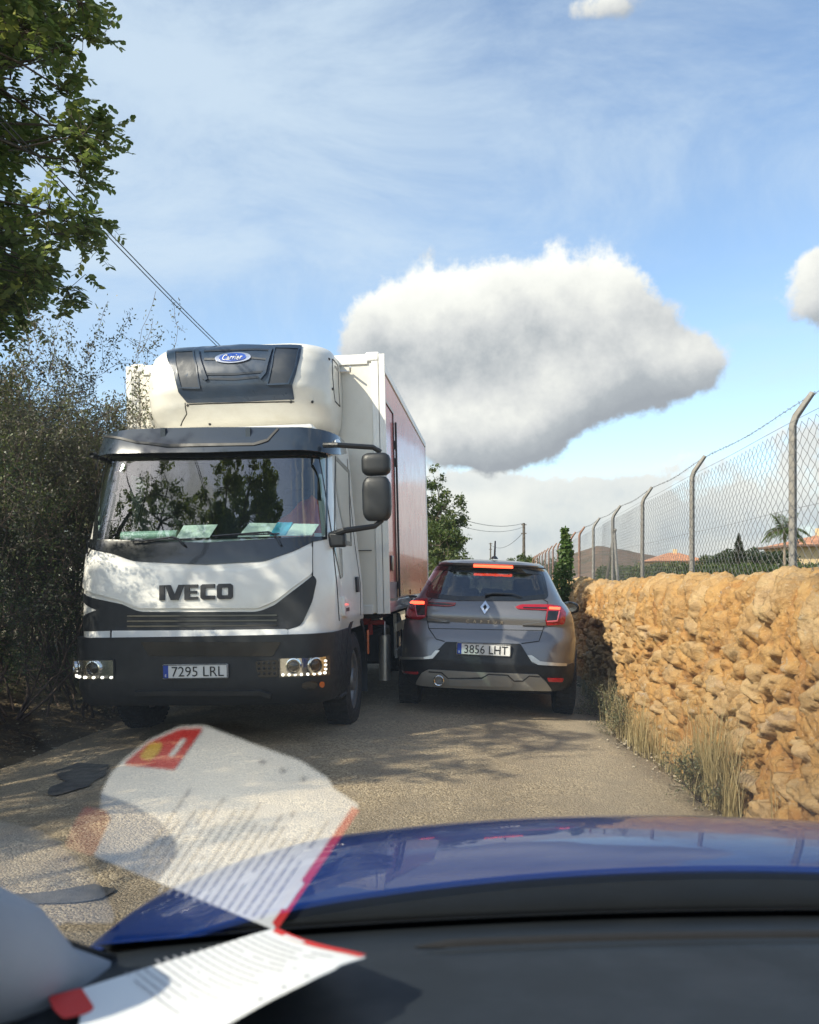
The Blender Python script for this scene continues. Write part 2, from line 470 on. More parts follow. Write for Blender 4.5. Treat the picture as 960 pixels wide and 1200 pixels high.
def cells(x, y, s=0):
    """F1, F2, id of jittered cells"""
    ix = np.floor(x).astype(np.int64); iy = np.floor(y).astype(np.int64)
    f1 = np.full(x.shape, 9.); f2 = np.full(x.shape, 9.); cid = np.zeros(x.shape); ox = np.zeros(x.shape); oy = np.zeros(x.shape)
    for dx in (-1,0,1):
        for dy in (-1,0,1):
            cx = ix+dx; cy = iy+dy
            px = cx+.5+(_h(cx, cy, s)-.5)*.85; py = cy+.5+(_h(cx, cy, s+5)-.5)*.85
            d = np.hypot(x-px, y-py); r = _h(cx, cy, s+9)
            nearer = d < f1
            f2 = np.where(nearer, f1, np.minimum(f2, d)); cid = np.where(nearer, r, cid)
            ox = np.where(nearer, x-px, ox); oy = np.where(nearer, y-py, oy); f1 = np.where(nearer, d, f1)
    return f1, f2, cid, ox, oy
# ------------------------------------------------------------------ shared vehicle materials
M_ = {}
M_['white_paint'] = pmat('white_paint', (.74,.73,.69), .35, coat=.6, var=.03, scale=3, dirt=.30, dirtcol=(.50,.45,.37))
M_['cream_panel'] = pmat('cream_panel', (.72,.69,.61), .45, coat=.2, var=.04, scale=2, dirt=.25, dirtcol=(.52,.46,.36))
M_['unit_white'] = pmat('unit_white', (.72,.70,.64), .4, coat=.3, var=.05, scale=3, dirt=.35, dirtcol=(.50,.45,.36))
M_['black_plastic'] = pmat('black_plastic', (.010,.012,.015), .48, var=.2, scale=9, bump=.15, bscale=240, dirt=.3, dirtcol=(.035,.032,.027))
M_['gloss_black'] = pmat('gloss_black', (.010,.012,.014), .18, coat=.5, var=.1)
M_['navy_plastic'] = pmat('navy_plastic', (.018,.034,.062), .32, coat=.25, var=.15, dirt=.2, dirtcol=(.08,.08,.08))
M_['navy_dark'] = pmat('navy_dark', (.010,.018,.032), .5, var=.1)
M_['rubber'] = pmat('rubber', (.020,.020,.021), .85, var=.25, scale=14, bump=.3, bscale=90, dirt=.5, dirtcol=(.07,.06,.045))
M_['chassis'] = pmat('chassis', (.018,.017,.016), .8, var=.3, dirt=.5, dirtcol=(.05,.04,.03))
M_['alu'] = pmat('aluminium', (.62,.60,.55), .38, metal=.8, var=.08, scale=12)
M_['chrome'] = pmat('chrome', (.80,.80,.80), .12, metal=1.0, var=.02)
M_['rim_grey'] = pmat('rim_grey', (.30,.30,.30), .4, metal=.6, var=.15)
M_['dark_metal'] = pmat('dark_metal', (.05,.05,.05), .5, metal=.5)
M_['plate_white'] = pmat('plate_white', (.72,.72,.70), .4, coat=.3, var=.03, dirt=.2)
M_['plate_blue'] = pmat('plate_blue', (.01,.05,.32), .4)
M_['letter'] = pmat('letter_grey', (.030,.030,.033), .5, metal=.0)
M_['mirror'] = pmat('mirror_dark', (.22,.23,.25), .15, metal=1.0)
M_['ink'] = pmat('ink_black', (.012,.012,.014), .5)
M_['red_paint'] = pmat('red_paint', (.72,.10,.065), .24, coat=.42, var=.06, scale=2, dirt=.1, spec=.4)
M_['red_bracket'] = pmat('red_bracket', (.42,.04,.03), .5)
M_['seam'] = pmat('dark_seam', (.012,.012,.013), .8)
M_['lens_clear'] = glassmat('lens_clear', (.95,.96,.95), 1.5, .02)
M_['glass_cab'] = glassmat('glass_cab', (.62,.74,.70), 1.52, 0.0, 1.9)
M_['led'] = emat('led_white', (1.0,.93,.80), 1.5)
M_['led_red'] = emat('led_red', (1.0,.07,.03), 3.2)
M_['lens_red'] = pmat('lens_red', (.30,.006,.012), .12, coat=1, var=.1)
M_['interior'] = pmat('interior_dark', (.030,.034,.036), .8, var=.2)
M_['interior_grey'] = pmat('interior_grey', (.09,.10,.10), .85, var=.2)
M_['orange_cloth'] = pmat('orange_cloth', (.85,.13,.03), .8, var=.2, bump=.4, bscale=20)
M_['paper'] = pmat('paper', (.78,.80,.78), .7, var=.04)
M_['paper_blue'] = pmat('paper_blue', (.10,.48,.72), .6)
M_['silver_skid'] = pmat('silver_skid', (.36,.35,.32), .38, metal=.35, coat=.2, var=.05)
M_['orange_lens'] = pmat('orange_lens', (.65,.14,.02), .3, coat=.5)
def side_a(S, z, y):
    A, X, Y = S.prof(z); i = int(np.argmax(Y >= y)) if (Y >= y).any() else len(Y)-1
    return float(np.interp(y, Y, A))
def loft(S, zs, na, ylen, name, mat, parent, holes=(), cap=True, top_dome=0.03, taper=None, ang=40):
    """closed body from the carrier's sections; ylen(z) = how far back (y) the sides run"""
    bm = bmesh.new(); rows = []
    for z in zs:
        A, X, Y = S.prof(z); yb = ylen(z); am = side_a(S, z, yb)
        aa = np.concatenate([np.linspace(-am, am, na)])
        rows.append([(bm.verts.new(S.P(a, z)), a) for a in aa])
    def inside(a, z, poly):
        c = False; n = len(poly)
        for i in range(n):
            x1, y1 = poly[i][:2]; x2, y2 = poly[i-1][:2]
            if (y1 > z) != (y2 > z) and a < (x2-x1)*(z-y1)/(y2-y1)+x1: c = not c
        return c
    for i in range(len(zs)-1):
        for j in range(na-1):
            ac = (rows[i][j][1]+rows[i][j+1][1]+rows[i+1][j][1]+rows[i+1][j+1][1])/4; zc = (zs[i]+zs[i+1])/2
            if any(inside(ac, zc, h) for h in holes): continue
            bm.faces.new((rows[i][j][0], rows[i][j+1][0], rows[i+1][j+1][0], rows[i+1][j][0]))
    # the end wall
    for i in range(len(zs)-1):
        a, b = rows[i][0][0], rows[i][-1][0]; c, d = rows[i+1][0][0], rows[i+1][-1][0]
        f = getattr(loft, 'backhole', None)
        if f and f(zs[i], zs[i+1]): continue
        bm.faces.new((b, a, c, d))
    if cap:
        top = [r[0] for r in rows[-1]]; cx = sum((v.co for v in top), Vector())/len(top)
        prev = top
        for k in range(1, 5):
            t = k/4*.92; ring = []
            for v in top:
                p = v.co.lerp(Vector((v.co.x*0.0, cx.y, v.co.z)), t); p.z += top_dome*(1-(1-t)**2); ring.append(bm.verts.new(p))
            for j in range(len(top)):
                q = (j+1) % len(top); bm.faces.new((prev[j], prev[q], ring[q], ring[j]))
            prev = ring
        bm.faces.new(prev)
    bmesh.ops.recalc_face_normals(bm, faces=bm.faces)
    me = bpy.data.meshes.new(name); bm.to_mesh(me); bm.free()
    return link(me, name, mat, parent, True, ang)
def shrink(poly, d):
    c = Vector((sum(p[0] for p in poly)/len(poly), sum(p[1] for p in poly)/len(poly)))
    return [tuple(c+(Vector(p[:2])-c)*(1-d)) for p in poly]
def wheel(parent, loc, R, w, side, rim_r, name='wheel', truck=False):
    """tyre, rim and hub; axle along x; side = +1 when the outer face looks to +x"""
    m = MB(); h = w/2
    prof = [(-h*.8, rim_r), (-h, rim_r+.02), (-h, R-.05), (-h*.82, R-.008), (-h*.5, R), (h*.5, R), (h*.82, R-.008), (h, R-.05), (h, rim_r+.02), (h*.8, rim_r)]
    m.lathe(loc, (1,0,0), prof, 48, closed=True)
    n = 44
    for i in range(n):                                            # tread blocks
        a = 2*pi*i/n
        for q in ((-.62,-.30), (-.24,.24), (.30,.62)):
            c = Vector((loc[0]+(q[0]+q[1])/2*w*.72, loc[1]+cos(a+(q[0]>0)*.07)*(R+.001), loc[2]+sin(a+(q[0]>0)*.07)*(R+.001)))
            m.box(c, ((q[1]-q[0])*w*.68, 2*pi*R/n*.62, .014), Matrix.Rotation(a-pi/2, 3, 'X'))
    t = m.build(name, M_['rubber'], parent, ang=30)
    r = MB(); s = side
    if truck:
        r.lathe(loc, (s,0,0), [(-h*.6, .02), (-h*.6, rim_r-.03), (h*.75, rim_r-.03), (h*.8, rim_r), (h*.6, rim_r-.02), (h*.1, rim_r-.08), (h*.1, .12), (h*.9, .10), (h*.95, .02)], 32)
    else:
        r.lathe(loc, (s,0,0), [(-h*.5, .02), (-h*.5, rim_r-.02), (h*.8, rim_r-.01), (h*.85, rim_r+.005), (h*.75, rim_r-.015), (h*.3, rim_r-.04), (h*.25, .02)], 32)
        for k in range(5):
            a = 2*pi*k/5; d = Vector((0, cos(a), sin(a)))
            c = Vector(loc)+Vector((s*h*.6, 0, 0))
            r.tube([c+d*.03, c+d*(rim_r-.02)], [.035, .022], 6)
    r.build('rim', M_['rim_grey'], t, ang=30)
    return t
def plate(parent, S, txt, a, z, w, h, extra=True):
    t = panel(S, rounded(rect(a-w/2, a+w/2, z-h/2, z+h/2), .012), 'number_plate', M_['plate_white'], parent, off=.022, thick=.016, step=9)
    panel(S, rect(a-w/2+.006, a-w/2+.046, z-h/2+.006, z+h/2-.006), 'country_band', M_['plate_blue'], t, off=.0245, thick=.002, step=9)
    text_on(S, 'E', a-w/2+.026, z-h/2+.026, .020, 'country_letter', M_['plate_white'], t, off=.027, thick=.001)
    text_on(S, txt, a+.022, z, h*.70, 'plate_number', M_['ink'], t, off=.026, thick=.002, width=w*.80, bold=.0)
    # rim line
    strip(S, rounded(rect(a-w/2+.004, a+w/2-.004, z-h/2+.004, z+h/2-.004), .010), .005, 'plate_border', M_['ink'], t, off=.0255, thick=.001, closed=True, step=9)
    return t

# ================================================================== delivery truck
def build_truck():
    loc = Vector((-2.33, 6.39, 0.03)); rot = Matrix.Rotation(RAD(-1.35), 4, 'Y')
    Mx = Matrix.Translation(loc) @ rot
    T = empty('delivery_truck', loc, rot.to_euler(), 'white refrigerated delivery truck facing us on the left half of the lane', 'truck')
    W = M_
    rows = [(.34,.10,1.00,.26,.40,.05), (.40,.03,1.04,.28,.42,.05), (.52,.0,1.06,.28,.42,.05), (.92,.0,1.065,.28,.42,.05), (.98,.035,1.085,.28,.42,.05),
            (1.30,.05,1.08,.28,.42,.05), (1.52,.07,1.06,.27,.42,.05), (1.66,.10,1.045,.26,.40,.05), (2.05,.235,1.01,.25,.38,.05),
            (2.44,.37,.985,.25,.36,.05), (2.54,.42,.975,.26,.36,.05), (2.66,.48,.965,.28,.36,.05), (2.8,.58,.95,.28,.36,.05)]
    S = Surf(rows, Mx, 2.0); S.table(-1.6, 1.6, .32, 2.8)
    tr = S.trace
    zs = [.90,.94]+[.98+i*.0385 for i in range(41)]+[2.60]
    zs = sorted(z for z in zs if z <= 2.60)
    gl = rounded(tr([(134,534),(381,534),(381,628),(366,632),(240,637),(118,637),(112,633),(120,560)]), .03)
    sidew = [(side_a(S, 2, .62), 1.66), (side_a(S, 2, 1.38), 1.66), (side_a(S, 2, 1.38), 2.36), (side_a(S, 2, .72), 2.40)]
    holes = [shrink(gl, .05), shrink(sidew, .06), mirr(shrink(sidew, .06))]
    loft(S, zs, 121, lambda z: 1.62, 'cab_body', W['white_paint'], T, holes=holes, top_dome=.05)
    # bumper
    S2 = Surf([(r[0], r[1]-.035 if r[0] < .97 else r[1], r[2]+.012, .22, .35, .05) for r in rows], Mx, 2.0)
    loft(S2, [.375,.40,.46,.52,.60,.70,.80,.87,.905,.92], 81, lambda z: .95, 'bumper', W['black_plastic'], T, top_dome=.0, ang=50)
    S2.table(-1.6, 1.6, .34, 1.0)
    b = strip(S2, S2.trace([(160,812),(195,811),(305,811),(318,815)]), .035, 'lower_lip', W['dark_metal'], T, off=.03, thick=.04)
    panel(S2, rounded(S2.trace([(165,752),(330,752),(320,769),(175,769)]), .02), 'bumper_step', W['gloss_black'], T, off=.006, thick=.02)
    # grille
    g = tr([(115,683),(143,708),(163,717,.05),(303,717,.05),(322,709),(367,674),(371,680),(366,704),(353,733,.04),(337,738),(132,739),(121,737,.03),(114,715),(108,691)])
    gp = panel(S, rounded(g, .02), 'grille', W['black_plastic'], T, off=.006, thick=.03)
    for v in (722, 728, 734):
        strip(S, tr([(150,v),(325,v-1)]), .012, 'grille_slat', W['gloss_black'], gp, off=.014, thick=.012)
    panel(S, rounded(tr([(132,740),(337,738),(337,748),(132,749)]), .008), 'lower_trim_panel', W['white_paint'], T, off=.012, thick=.02)
    strip(S, tr([(131,738),(131,750)]), .010, 'panel_seam', W['seam'], T, off=.014, thick=.012)
    strip(S, tr([(336,737),(336,749)]), .010, 'panel_seam', W['seam'], T, off=.014, thick=.012)
    # front lid: raised white panel with its shadow gap
    fl = tr([(112,645),(157,664,.05),(200,669),(290,669),(325,661,.05),(365,640),(365,672),(322,705,.04),(303,713,.03),(163,713,.03),(143,704,.04),(111,676)])
    panel(S, rounded(fl, .02), 'front_lid', W['white_paint'], T, off=.016, thick=.03)
    strip(S, tr([(366,634),(366,676)]), .009, 'panel_seam', W['seam'], T, off=.007, thick=.006)
    strip(S, tr([(110,640),(110,681)]), .009, 'panel_seam', W['seam'], T, off=.007, thick=.006)
    sx = tr([(232,694)])[0]
    w_, g_, hh, b_ = .118, .012, .059, .030
    LET = {'I': [[(0,-1),(.32,-1),(.32,1),(0,1)]],
           'V': [[(-.06,1),(.26,1),(.50,-.30),(.74,1),(1.06,1),(.72,-1),(.28,-1)]],
           'E': [[(0,-1),(.34,-1),(.34,1),(0,1)], [(.34,-1),(.92,-1),(.92,-.60),(.34,-.60)], [(.34,-.18),(.84,-.18),(.84,.18),(.34,.18)], [(.34,.60),(.92,.60),(.92,1),(.34,1)]],
           'C': [[(.14,-1),(.95,-1),(.95,-.50),(.34,-.50),(.30,-.40),(.30,.40),(.34,.50),(.95,.50),(.95,1),(.14,1),(0,.76),(0,-.76)]],
           'O': [[(.14,-1),(.50,-1),(.50,-.50),(.34,-.50),(.30,-.40),(.30,.40),(.34,.50),(.50,.50),(.50,1),(.14,1),(0,.76),(0,-.76)], [(.50,-1),(.92,-1),(1.06,-.76),(1.06,.76),(.92,1),(.50,1),(.50,.50),(.72,.50),(.76,.40),(.76,-.40),(.72,-.50),(.50,-.50)]]}
    xx = -.305
    for ch, cw in (('I',.055),('V',.150),('E',.130),('C',.132),('O',.130)):
        for pl in LET[ch]:
            panel(S, [(sx[0]+xx+p[0]*(cw-.012)/(.32 if ch == 'I' else 1.0), sx[1]+p[1]*hh) for p in pl], 'maker_letter', W['letter'], T, off=.030, thick=.014)
        xx += cw
    # windscreen with its black band and the cowl under it
    band_o = tr([(106,531),(384,529),(384,632),(367,634),(345,645),(310,657),(240,662),(157,657),(132,648),(107,638),(107,600)])
    bo = rounded(band_o, .03)
    cowl = tr([(108,632),(240,636),(383,629),(383,632),(367,635,.02),(345,646,.05),(310,658,.05),(240,662),(157,658,.05),(132,649,.03),(107,638)])
    panel(S, rounded(cowl, .01), 'windscreen_cowl', W['gloss_black'], T, off=.006, thick=.02)
    strip(S, tr([(124,533),(118,570),(112,633)]), .085, 'pillar_cover', W['gloss_black'], T, off=.005, thick=.01)
    strip(S, tr([(383,533),(383,580),(382,630)]), .022, 'pillar_cover', W['gloss_black'], T, off=.005, thick=.01)
    strip(S, tr([(124,533),(240,533),(382,533)]), .06, 'windscreen_top_band', W['gloss_black'], T, off=.005, thick=.01)
    wg = panel(S, gl, 'windscreen', W['glass_cab'], T, off=.003, thick=0)
    # wipers
    for pts in ([(218,641),(210,633),(204,631),(165,636)], [(330,640),(324,629),(315,625),(250,630)]):
        q = tr([p for p in pts]); m = MB()
        P3 = [S.P(a, z)+S.N(a, z)*.03 for a, z in q]
        m.tube([P3[0], P3[1], P3[2]], .009, 6); m.tube([P3[2]+Vector((.0,0,0)), P3[3]], .008, 6)
        m.tube([P3[2].lerp(P3[3], .35)+Vector((-.25,.0,-.01)), P3[2].lerp(P3[3], .35)+Vector((.25,0,-.01))], .007, 6)
        m.build('wiper', W['gloss_black'], T)
    # side windows and doors (both sides)
    for sg in (1, -1):
        fx = (lambda L: L) if sg == 1 else mirr
        panel(S, fx(rounded(sidew, .03)), 'side_window', W['glass_cab'], T, off=.003, thick=0)
        strip(S, fx(sidew), .04, 'window_seal', W['gloss_black'], T, off=.006, thick=.012, closed=True)
        yy = lambda y, z: (side_a(S, z, y), z)
        strip(S, fx([yy(.50, 2.44), yy(.42, 1.66), yy(.40, 1.0)]), .012, 'door_seam', W['seam'], T, off=.003, thick=.004)
        strip(S, fx([yy(1.50, 2.48), yy(1.50, 1.3), yy(1.45, 1.0)]), .012, 'door_seam', W['seam'], T, off=.003, thick=.004)
        panel(S, fx(rounded([yy(.42, 1.60), yy(.72, 1.60), yy(.62, 1.36), yy(.50, 1.34)], .02)), 'lower_door_window', W['gloss_black'], T, off=.006, thick=.01)
        panel(S, fx(rounded([yy(1.22, 1.36), yy(1.34, 1.36), yy(1.34, 1.22), yy(1.22, 1.22)], .02)), 'door_handle', W['black_plastic'], T, off=.02, thick=.03)
        # fender over the wheel, black arch
        m = MB(); n = 14; x0 = sg*1.05
        ring = []
        for k in range(n+1):
            a = pi*(.02+.96*k/n); ring.append((cos(a), sin(a)))
        for k in range(n):
            c0, s0 = ring[k]; c1, s1 = ring[k+1]
            ri, ro = .50, .58; yc, zc = 1.25, .50
            q = [(x0+sg*.03, yc+c*r_, zc+s_*r_) for (c, s_, r_) in ((c0,s0,ri),(c1,s1,ri),(c1,s1,ro),(c0,s0,ro))]
            m.prism(q, (-sg*.34, 0, 0))
        m.build('wheel_arch', W['black_plastic'], T)
        bd = panel(S, fx(rounded([yy(.48,1.20), yy(.80,1.14), yy(.72,1.02), yy(.48,1.03)], .02)), 'fender_corner', W['white_paint'], T, off=.03, thick=.04)
        strip(S, fx([yy(.54,1.085), yy(.68,1.085)]), .03, 'model_badge', W['ink'], bd, off=.033, thick=.003)
        wheel(T, Vector((sg*.94, 1.25, .425)), .425, .235, sg, .27, truck=True)
    dl = S.P(side_a(S, 1.45, 1.0), 1.45)
    FS = Flat((1.062, 0, 0), (0,1,0), (0,0,1), Mx)
    strip(Flat((1.05,0,0),(0,1,0),(0,0,1)), [(.84,1.50),(.86,1.40),(.90,1.36)], .02, 'door_emblem', W['red_bracket'], T, off=.010, thick=.004)
    for k in range(3):
        strip(Flat((1.05,0,0),(0,1,0),(0,0,1)), [(.95,1.44-k*.05),(1.20-k*.05,1.44-k*.05)], .016, 'door_print', W['rim_grey'], T, off=.010, thick=.004)
    # steps and lower cab skirt on the right
    for sg in (1, -1):
        m = MB(); m.box((sg*.93, .66, .60), (.24, .34, .50)); m.box((sg*1.0, .66, .36), (.12, .30, .03))
        m.build('cab_step', W['black_plastic'], T, bevel=.015)
    # headlights
    for L in ([(95,772),(135,772),(135,793),(95,793)], [(327,770),(382,769),(380,791.5),(328,791.5)]):
        q = S2.trace(L); h = panel(S2, rounded(q, .015), 'headlight', W['black_plastic'], T, off=.010, thick=.03)
        am = min(p[0] for p in q); aM = max(p[0] for p in q); z0 = min(p[1] for p in q); z1 = max(p[1] for p in q)
        panel(S2, rounded(rect(am+.012, aM-.012, z0+.012, z1-.012), .01), 'reflector', W['chrome'], h, off=.013, thick=.004)
        for f in (.30, .70):
            a = am+(aM-am)*f; z = z0+(z1-z0)*.56; P0 = S2.P(a, z); n = S2.N(a, z); m = MB()
            m.lathe(P0+n*.012, n, [(0,.062),(.022,.062),(.024,.052),(.004,.045)], 24); m.build('lamp_ring', W['chrome'], h)
            m = MB(); m.lathe(P0+n*.010, n, [(.0,.044),(.014,.038),(.020,.022),(.023,.001)], 20); m.build('lamp_bulb', W['gloss_black'], h)
        nL = 8
        m = MB()
        for k in range(nL):
            a = am+.03+(aM-am-.06)*k/(nL-1); P0 = S2.P(a, z0+.022); n = S2.N(a, z0+.022); m.lathe(P0+n*.012, n, [(0,.012),(.012,.010),(.016,.001)], 10)
        sd = -1 if am < 0 else 1
        for k in range(3):
            a = (am+.02) if sd < 0 else (aM-.02); z = z0+.05+k*.032; P0 = S2.P(a, z); n = S2.N(a, z); m.lathe(P0+n*.012, n, [(0,.010),(.012,.008),(.016,.001)], 10)
        m.build('daytime_light', W['led'], h)
        panel(S2, rounded(rect(am+.004, aM-.004, z0+.004, z1-.004), .012), 'headlight_lens', W['lens_clear'], h, off=.045, thick=0)
    # grip panel beside the right lamp, fog lamp, reflector
    q = S2.trace([(299,775),(326,773),(326,793),(303,794)]); gpn = panel(S2, rounded(q, .02), 'step_grip', W['gloss_black'], T, off=.008, thick=.02)
    m = MB(); am = min(p[0] for p in q); z0 = min(p[1] for p in q)
    for i in range(4):
        for j in range(3):
            a = am+.03+i*.04; z = z0+.03+j*.04; n = S2.N(a, z); m.lathe(S2.P(a, z)+n*.008, n, [(0,.012),(.007,.010),(.008,.001)], 8)
    m.build('grip_stud', W['black_plastic'], gpn)
    for fx, u in ((1, 363), (-1, 108)):
        p = S2.trace([(u, 803)])[0]
        panel(S2, ell(p[0], p[1], .06, .035), 'fog_lamp', W['gloss_black'], T, off=.010, thick=.02)
    p = S2.trace([(376.5, 802)])[0]; panel(S2, ell(p[0], p[1], .022, .022, 16), 'side_reflector', W['orange_lens'], T, off=.014, thick=.01)
    p = S2.trace([(96, 803)])[0]; panel(S2, ell(p[0], p[1], .022, .022, 16), 'side_reflector', W['orange_lens'], T, off=.014, thick=.01)
    p = S2.trace([(230, 786.5)])[0]
    F = Flat((0, S2.P(0, .7).y-.004, 0), M=Mx)
    plate(T, F, '7295 LRL', p[0], p[1], .52, .11)
    # sun visor
    vis = tr([(110,527,.03),(119,513,.05),(160,509),(240,507),(330,507),(376,510,.05),(394,518,.03),(397,533),(380,535),(245,535),(126,538),(116,552),(108,548)])
    vm, N, bb, oo = newmat('smoked_plastic')
    bb.inputs['Base Color'].default_value = (.020,.030,.045,1); bb.inputs['Roughness'].default_value = .18; bb.inputs['Coat Weight'].default_value = .6
    v = panel(S, rounded(vis, .01), 'sun_visor', vm, T, off=.075, thick=.012)
    strip(S, tr([(158,510),(166,525),(200,528),(300,526),(316,522),(328,509)]), .018, 'visor_rib', W['dark_metal'], v, off=.083, thick=.012)
    for u in (196, 294):
        q = tr([(u,512)])[0]; P0 = S.P(*q); n = S.N(*q); m = MB(); m.box(P0+n*.045, (.04,.10,.08)); m.build('visor_bracket', W['gloss_black'], v)
    for u in (150, 340):
        q = tr([(u,515)])[0]; P0 = S.P(*q); n = S.N(*q); m = MB(); m.cyl(P0, P0+n*.07, .02, n=8); m.build('visor_bracket', W['gloss_black'], v)
    q = tr([(385.5,522)])[0]; panel(S, ell(q[0], q[1], .048, .030), 'marker_light', pmat('marker_lens', (.72,.74,.74), .15, coat=1), v, off=.092, thick=.016)
    # roof air deflector edge behind the visor
    m = MB(); m.box((0, 1.05, 2.63), (1.7, .9, .06)); m.build('roof_pan', W['white_paint'], T, bevel=.03)
    # mirrors
    for sg in (1, -1):
        x = sg*(1.395 if sg > 0 else 1.00); yb = .50 if sg > 0 else .85
        mm = empty('mirror_assembly', (0,0,0)); mm.parent = T
        m = MB(); m.tube([(sg*.98,.42,2.44),(sg*(1.10 if sg > 0 else .99),.38,2.43),(x-.02*sg,yb,2.42),(x+.04*sg,yb+.02,2.38)], .022, 8); m.build('mirror_arm', W['black_plastic'], mm)
        m = MB(); m.tube([(sg*(1.03 if sg > 0 else .99),.40,1.70),(sg*(1.14 if sg > 0 else 1.0),.38 if sg < 0 else .34,1.73),(x-.02*sg,yb,1.77),(x+.04*sg,yb+.02,1.82)], [.030,.026,.022,.02], 8); m.build('mirror_arm', W['black_plastic'], mm)
        m = MB(); m.box((sg*(1.08 if sg > 0 else .98),.40,1.66), (.14,.10,.12)); m.build('mirror_bracket', W['black_plastic'], mm, bevel=.02)
        for z0, z1 in ((2.19, 2.37), (1.815, 2.175)):
            P = Surf([(z0-.001, yb+.06, .085, .05,.05,.6), (z0+.02, yb-.03, .105, .06,.06,.6), (z1-.03, yb-.045, .108, .06,.06,.6), (z1, yb+.02, .092,.05,.05,.6)], Mx, .10)
            for key in (): pass
            bm = bmesh.new(); rr = []
            zz = [z0, z0+.008, z0+.025]+list(np.linspace(z0+.05, z1-.05, 6))+[z1-.02, z1-.006, z1]
            for z in zz:
                t = 1-(abs((z-(z0+z1)/2)/((z1-z0)/2)))**6*.35
                ring = []
                for i in range(28):
                    a = 2*pi*i/28; cx = abs(cos(a))**.5*(1 if cos(a) > 0 else -1)*.120*t; cy = abs(sin(a))**.6*(1 if sin(a) > 0 else -1)*.075*t
                    ring.append(bm.verts.new((x+cx, yb+.02+cy, z)))
                rr.append(ring)
            for i in range(len(rr)-1):
                for j in range(28): bm.faces.new((rr[i][j], rr[i][(j+1) % 28], rr[i+1][(j+1) % 28], rr[i+1][j]))
            bm.faces.new(rr[0][::-1]); bm.faces.new(rr[-1]); bmesh.ops.recalc_face_normals(bm, faces=bm.faces)
            me = bpy.data.meshes.new('h'); bm.to_mesh(me); bm.free(); link(me, 'mirror_housing', W['black_plastic'], mm, True, 50)
            m = MB(); m.box((x, yb+.094, (z0+z1)/2), (.17,.006,z1-z0-.04)); m.build('mirror_glass', W['chrome'], mm)
    # cab interior
    m = MB(); m.box((0,1.52,1.75), (1.9,.04,1.5)); m.box((0,.95,.98), (1.9,1.1,.05)); m.box((0,1.1,2.56),(1.7,.9,.02)); m.build('cab_lining', W['interior_grey'], T)
    m = MB(); m.box((0,.55,1.61), (1.84,.62,.16)); m.box((.0,.70,1.3), (1.8,.3,.5)); m.build('dashboard', W['interior'], T, bevel=.04)
    m = MB(); th = Matrix.Rotation(RAD(62), 3, 'X'); c = Vector((.52,.86,1.60))
    pts = [c+th @ Vector((.22*cos(2*pi*k/24), .22*sin(2*pi*k/24), 0)) for k in range(25)]; m.tube(pts, .016, 8, cap=False)
    m.tube([c+th @ Vector((-.2,0,0)), c+th @ Vector((.2,0,0))], .014, 6); m.cyl(c, c+Vector((0,-.2,-.15)), .03); m.build('steering_wheel', W['interior'], T)
    for x in (.52, -.52):
        m = MB(); m.box((x,1.20,1.35), (.50,.46,.16)); m.box((x,1.40,1.72), (.48,.14,.62)); m.box((x,1.41,2.12), (.28,.10,.16)); m.build('cab_seat', W['interior'], T, bevel=.04)
    m = MB(); m.cyl((-.72,.34,1.735), (-.24,.34,1.735), .042, n=16); o = m.build('paper_roll', pmat('pale_green_film', (.42,.55,.50), .3, coat=.5), None); o.matrix_world = Mx
    tag(o, 'pale green roll lying on the dashboard behind the windscreen of the truck', 'roll')
    def sheet(nm, lab, pts, mat, sup):
        m = MB(); m.prism(pts, (0,0,.004)); o = m.build(nm, mat, None, smooth=False); o.matrix_world = Mx; tag(o, lab, 'paper'); return o
    sheet('paper_sheet', 'pale green sheet propped beside the roll on the dashboard of the truck', [(-.22,.24,1.70),(.06,.24,1.70),(.09,.36,1.81),(-.20,.36,1.81)], W['paper'], T)
    pb = sheet('paper_folder', 'white folder with a blue stripe propped behind the truck windscreen', [(.30,.22,1.695),(.90,.26,1.695),(.93,.40,1.79),(.36,.36,1.815)], W['paper'], T)
    m = MB(); m.prism([(.56,.236,1.70),(.69,.246,1.70),(.715,.384,1.808),(.59,.375,1.812)], (0,-.001,.006)); m.build('blue_stripe', W['paper_blue'], pb, smooth=False)
    # orange vest hung behind the wheel
    rg = np.random.default_rng(3); n = 18; V = []; F = []
    for i in range(n):
        for j in range(n):
            u = i/(n-1)-.5; w = j/(n-1)
            V.append((.66+u*.62*(1-.35*w)+.05*sin(w*7), 1.16+.07*sin(u*17+w*3)+.05*sin(w*9+u*4)-.15*(1-w), 1.50+w*.62*(1-.25*abs(u)*2)))
    for i in range(n-1):
        for j in range(n-1): F.append((i*n+j, (i+1)*n+j, (i+1)*n+j+1, i*n+j+1))
    o = np_mesh(V, F, 'safety_vest', W['orange_cloth'], None, True); o.matrix_world = Mx
    so_ = o.modifiers.new('t', 'SOLIDIFY'); so_.thickness = .012
    tag(o, 'orange safety vest hung over the driver seat inside the truck cab', 'vest')

    # -------- cargo box
    x0, x1, y0, y1, z0, z1 = -1.25, 1.25, 1.83, 7.30, 1.0, 3.54
    m = MB(); m.box((0,(y0+y1)/2,(z0+z1)/2), (x1-x0,y1-y0,z1-z0)); bx = m.build('cargo_box', W['cream_panel'], T, bevel=.012)
    m = MB(); p = .07
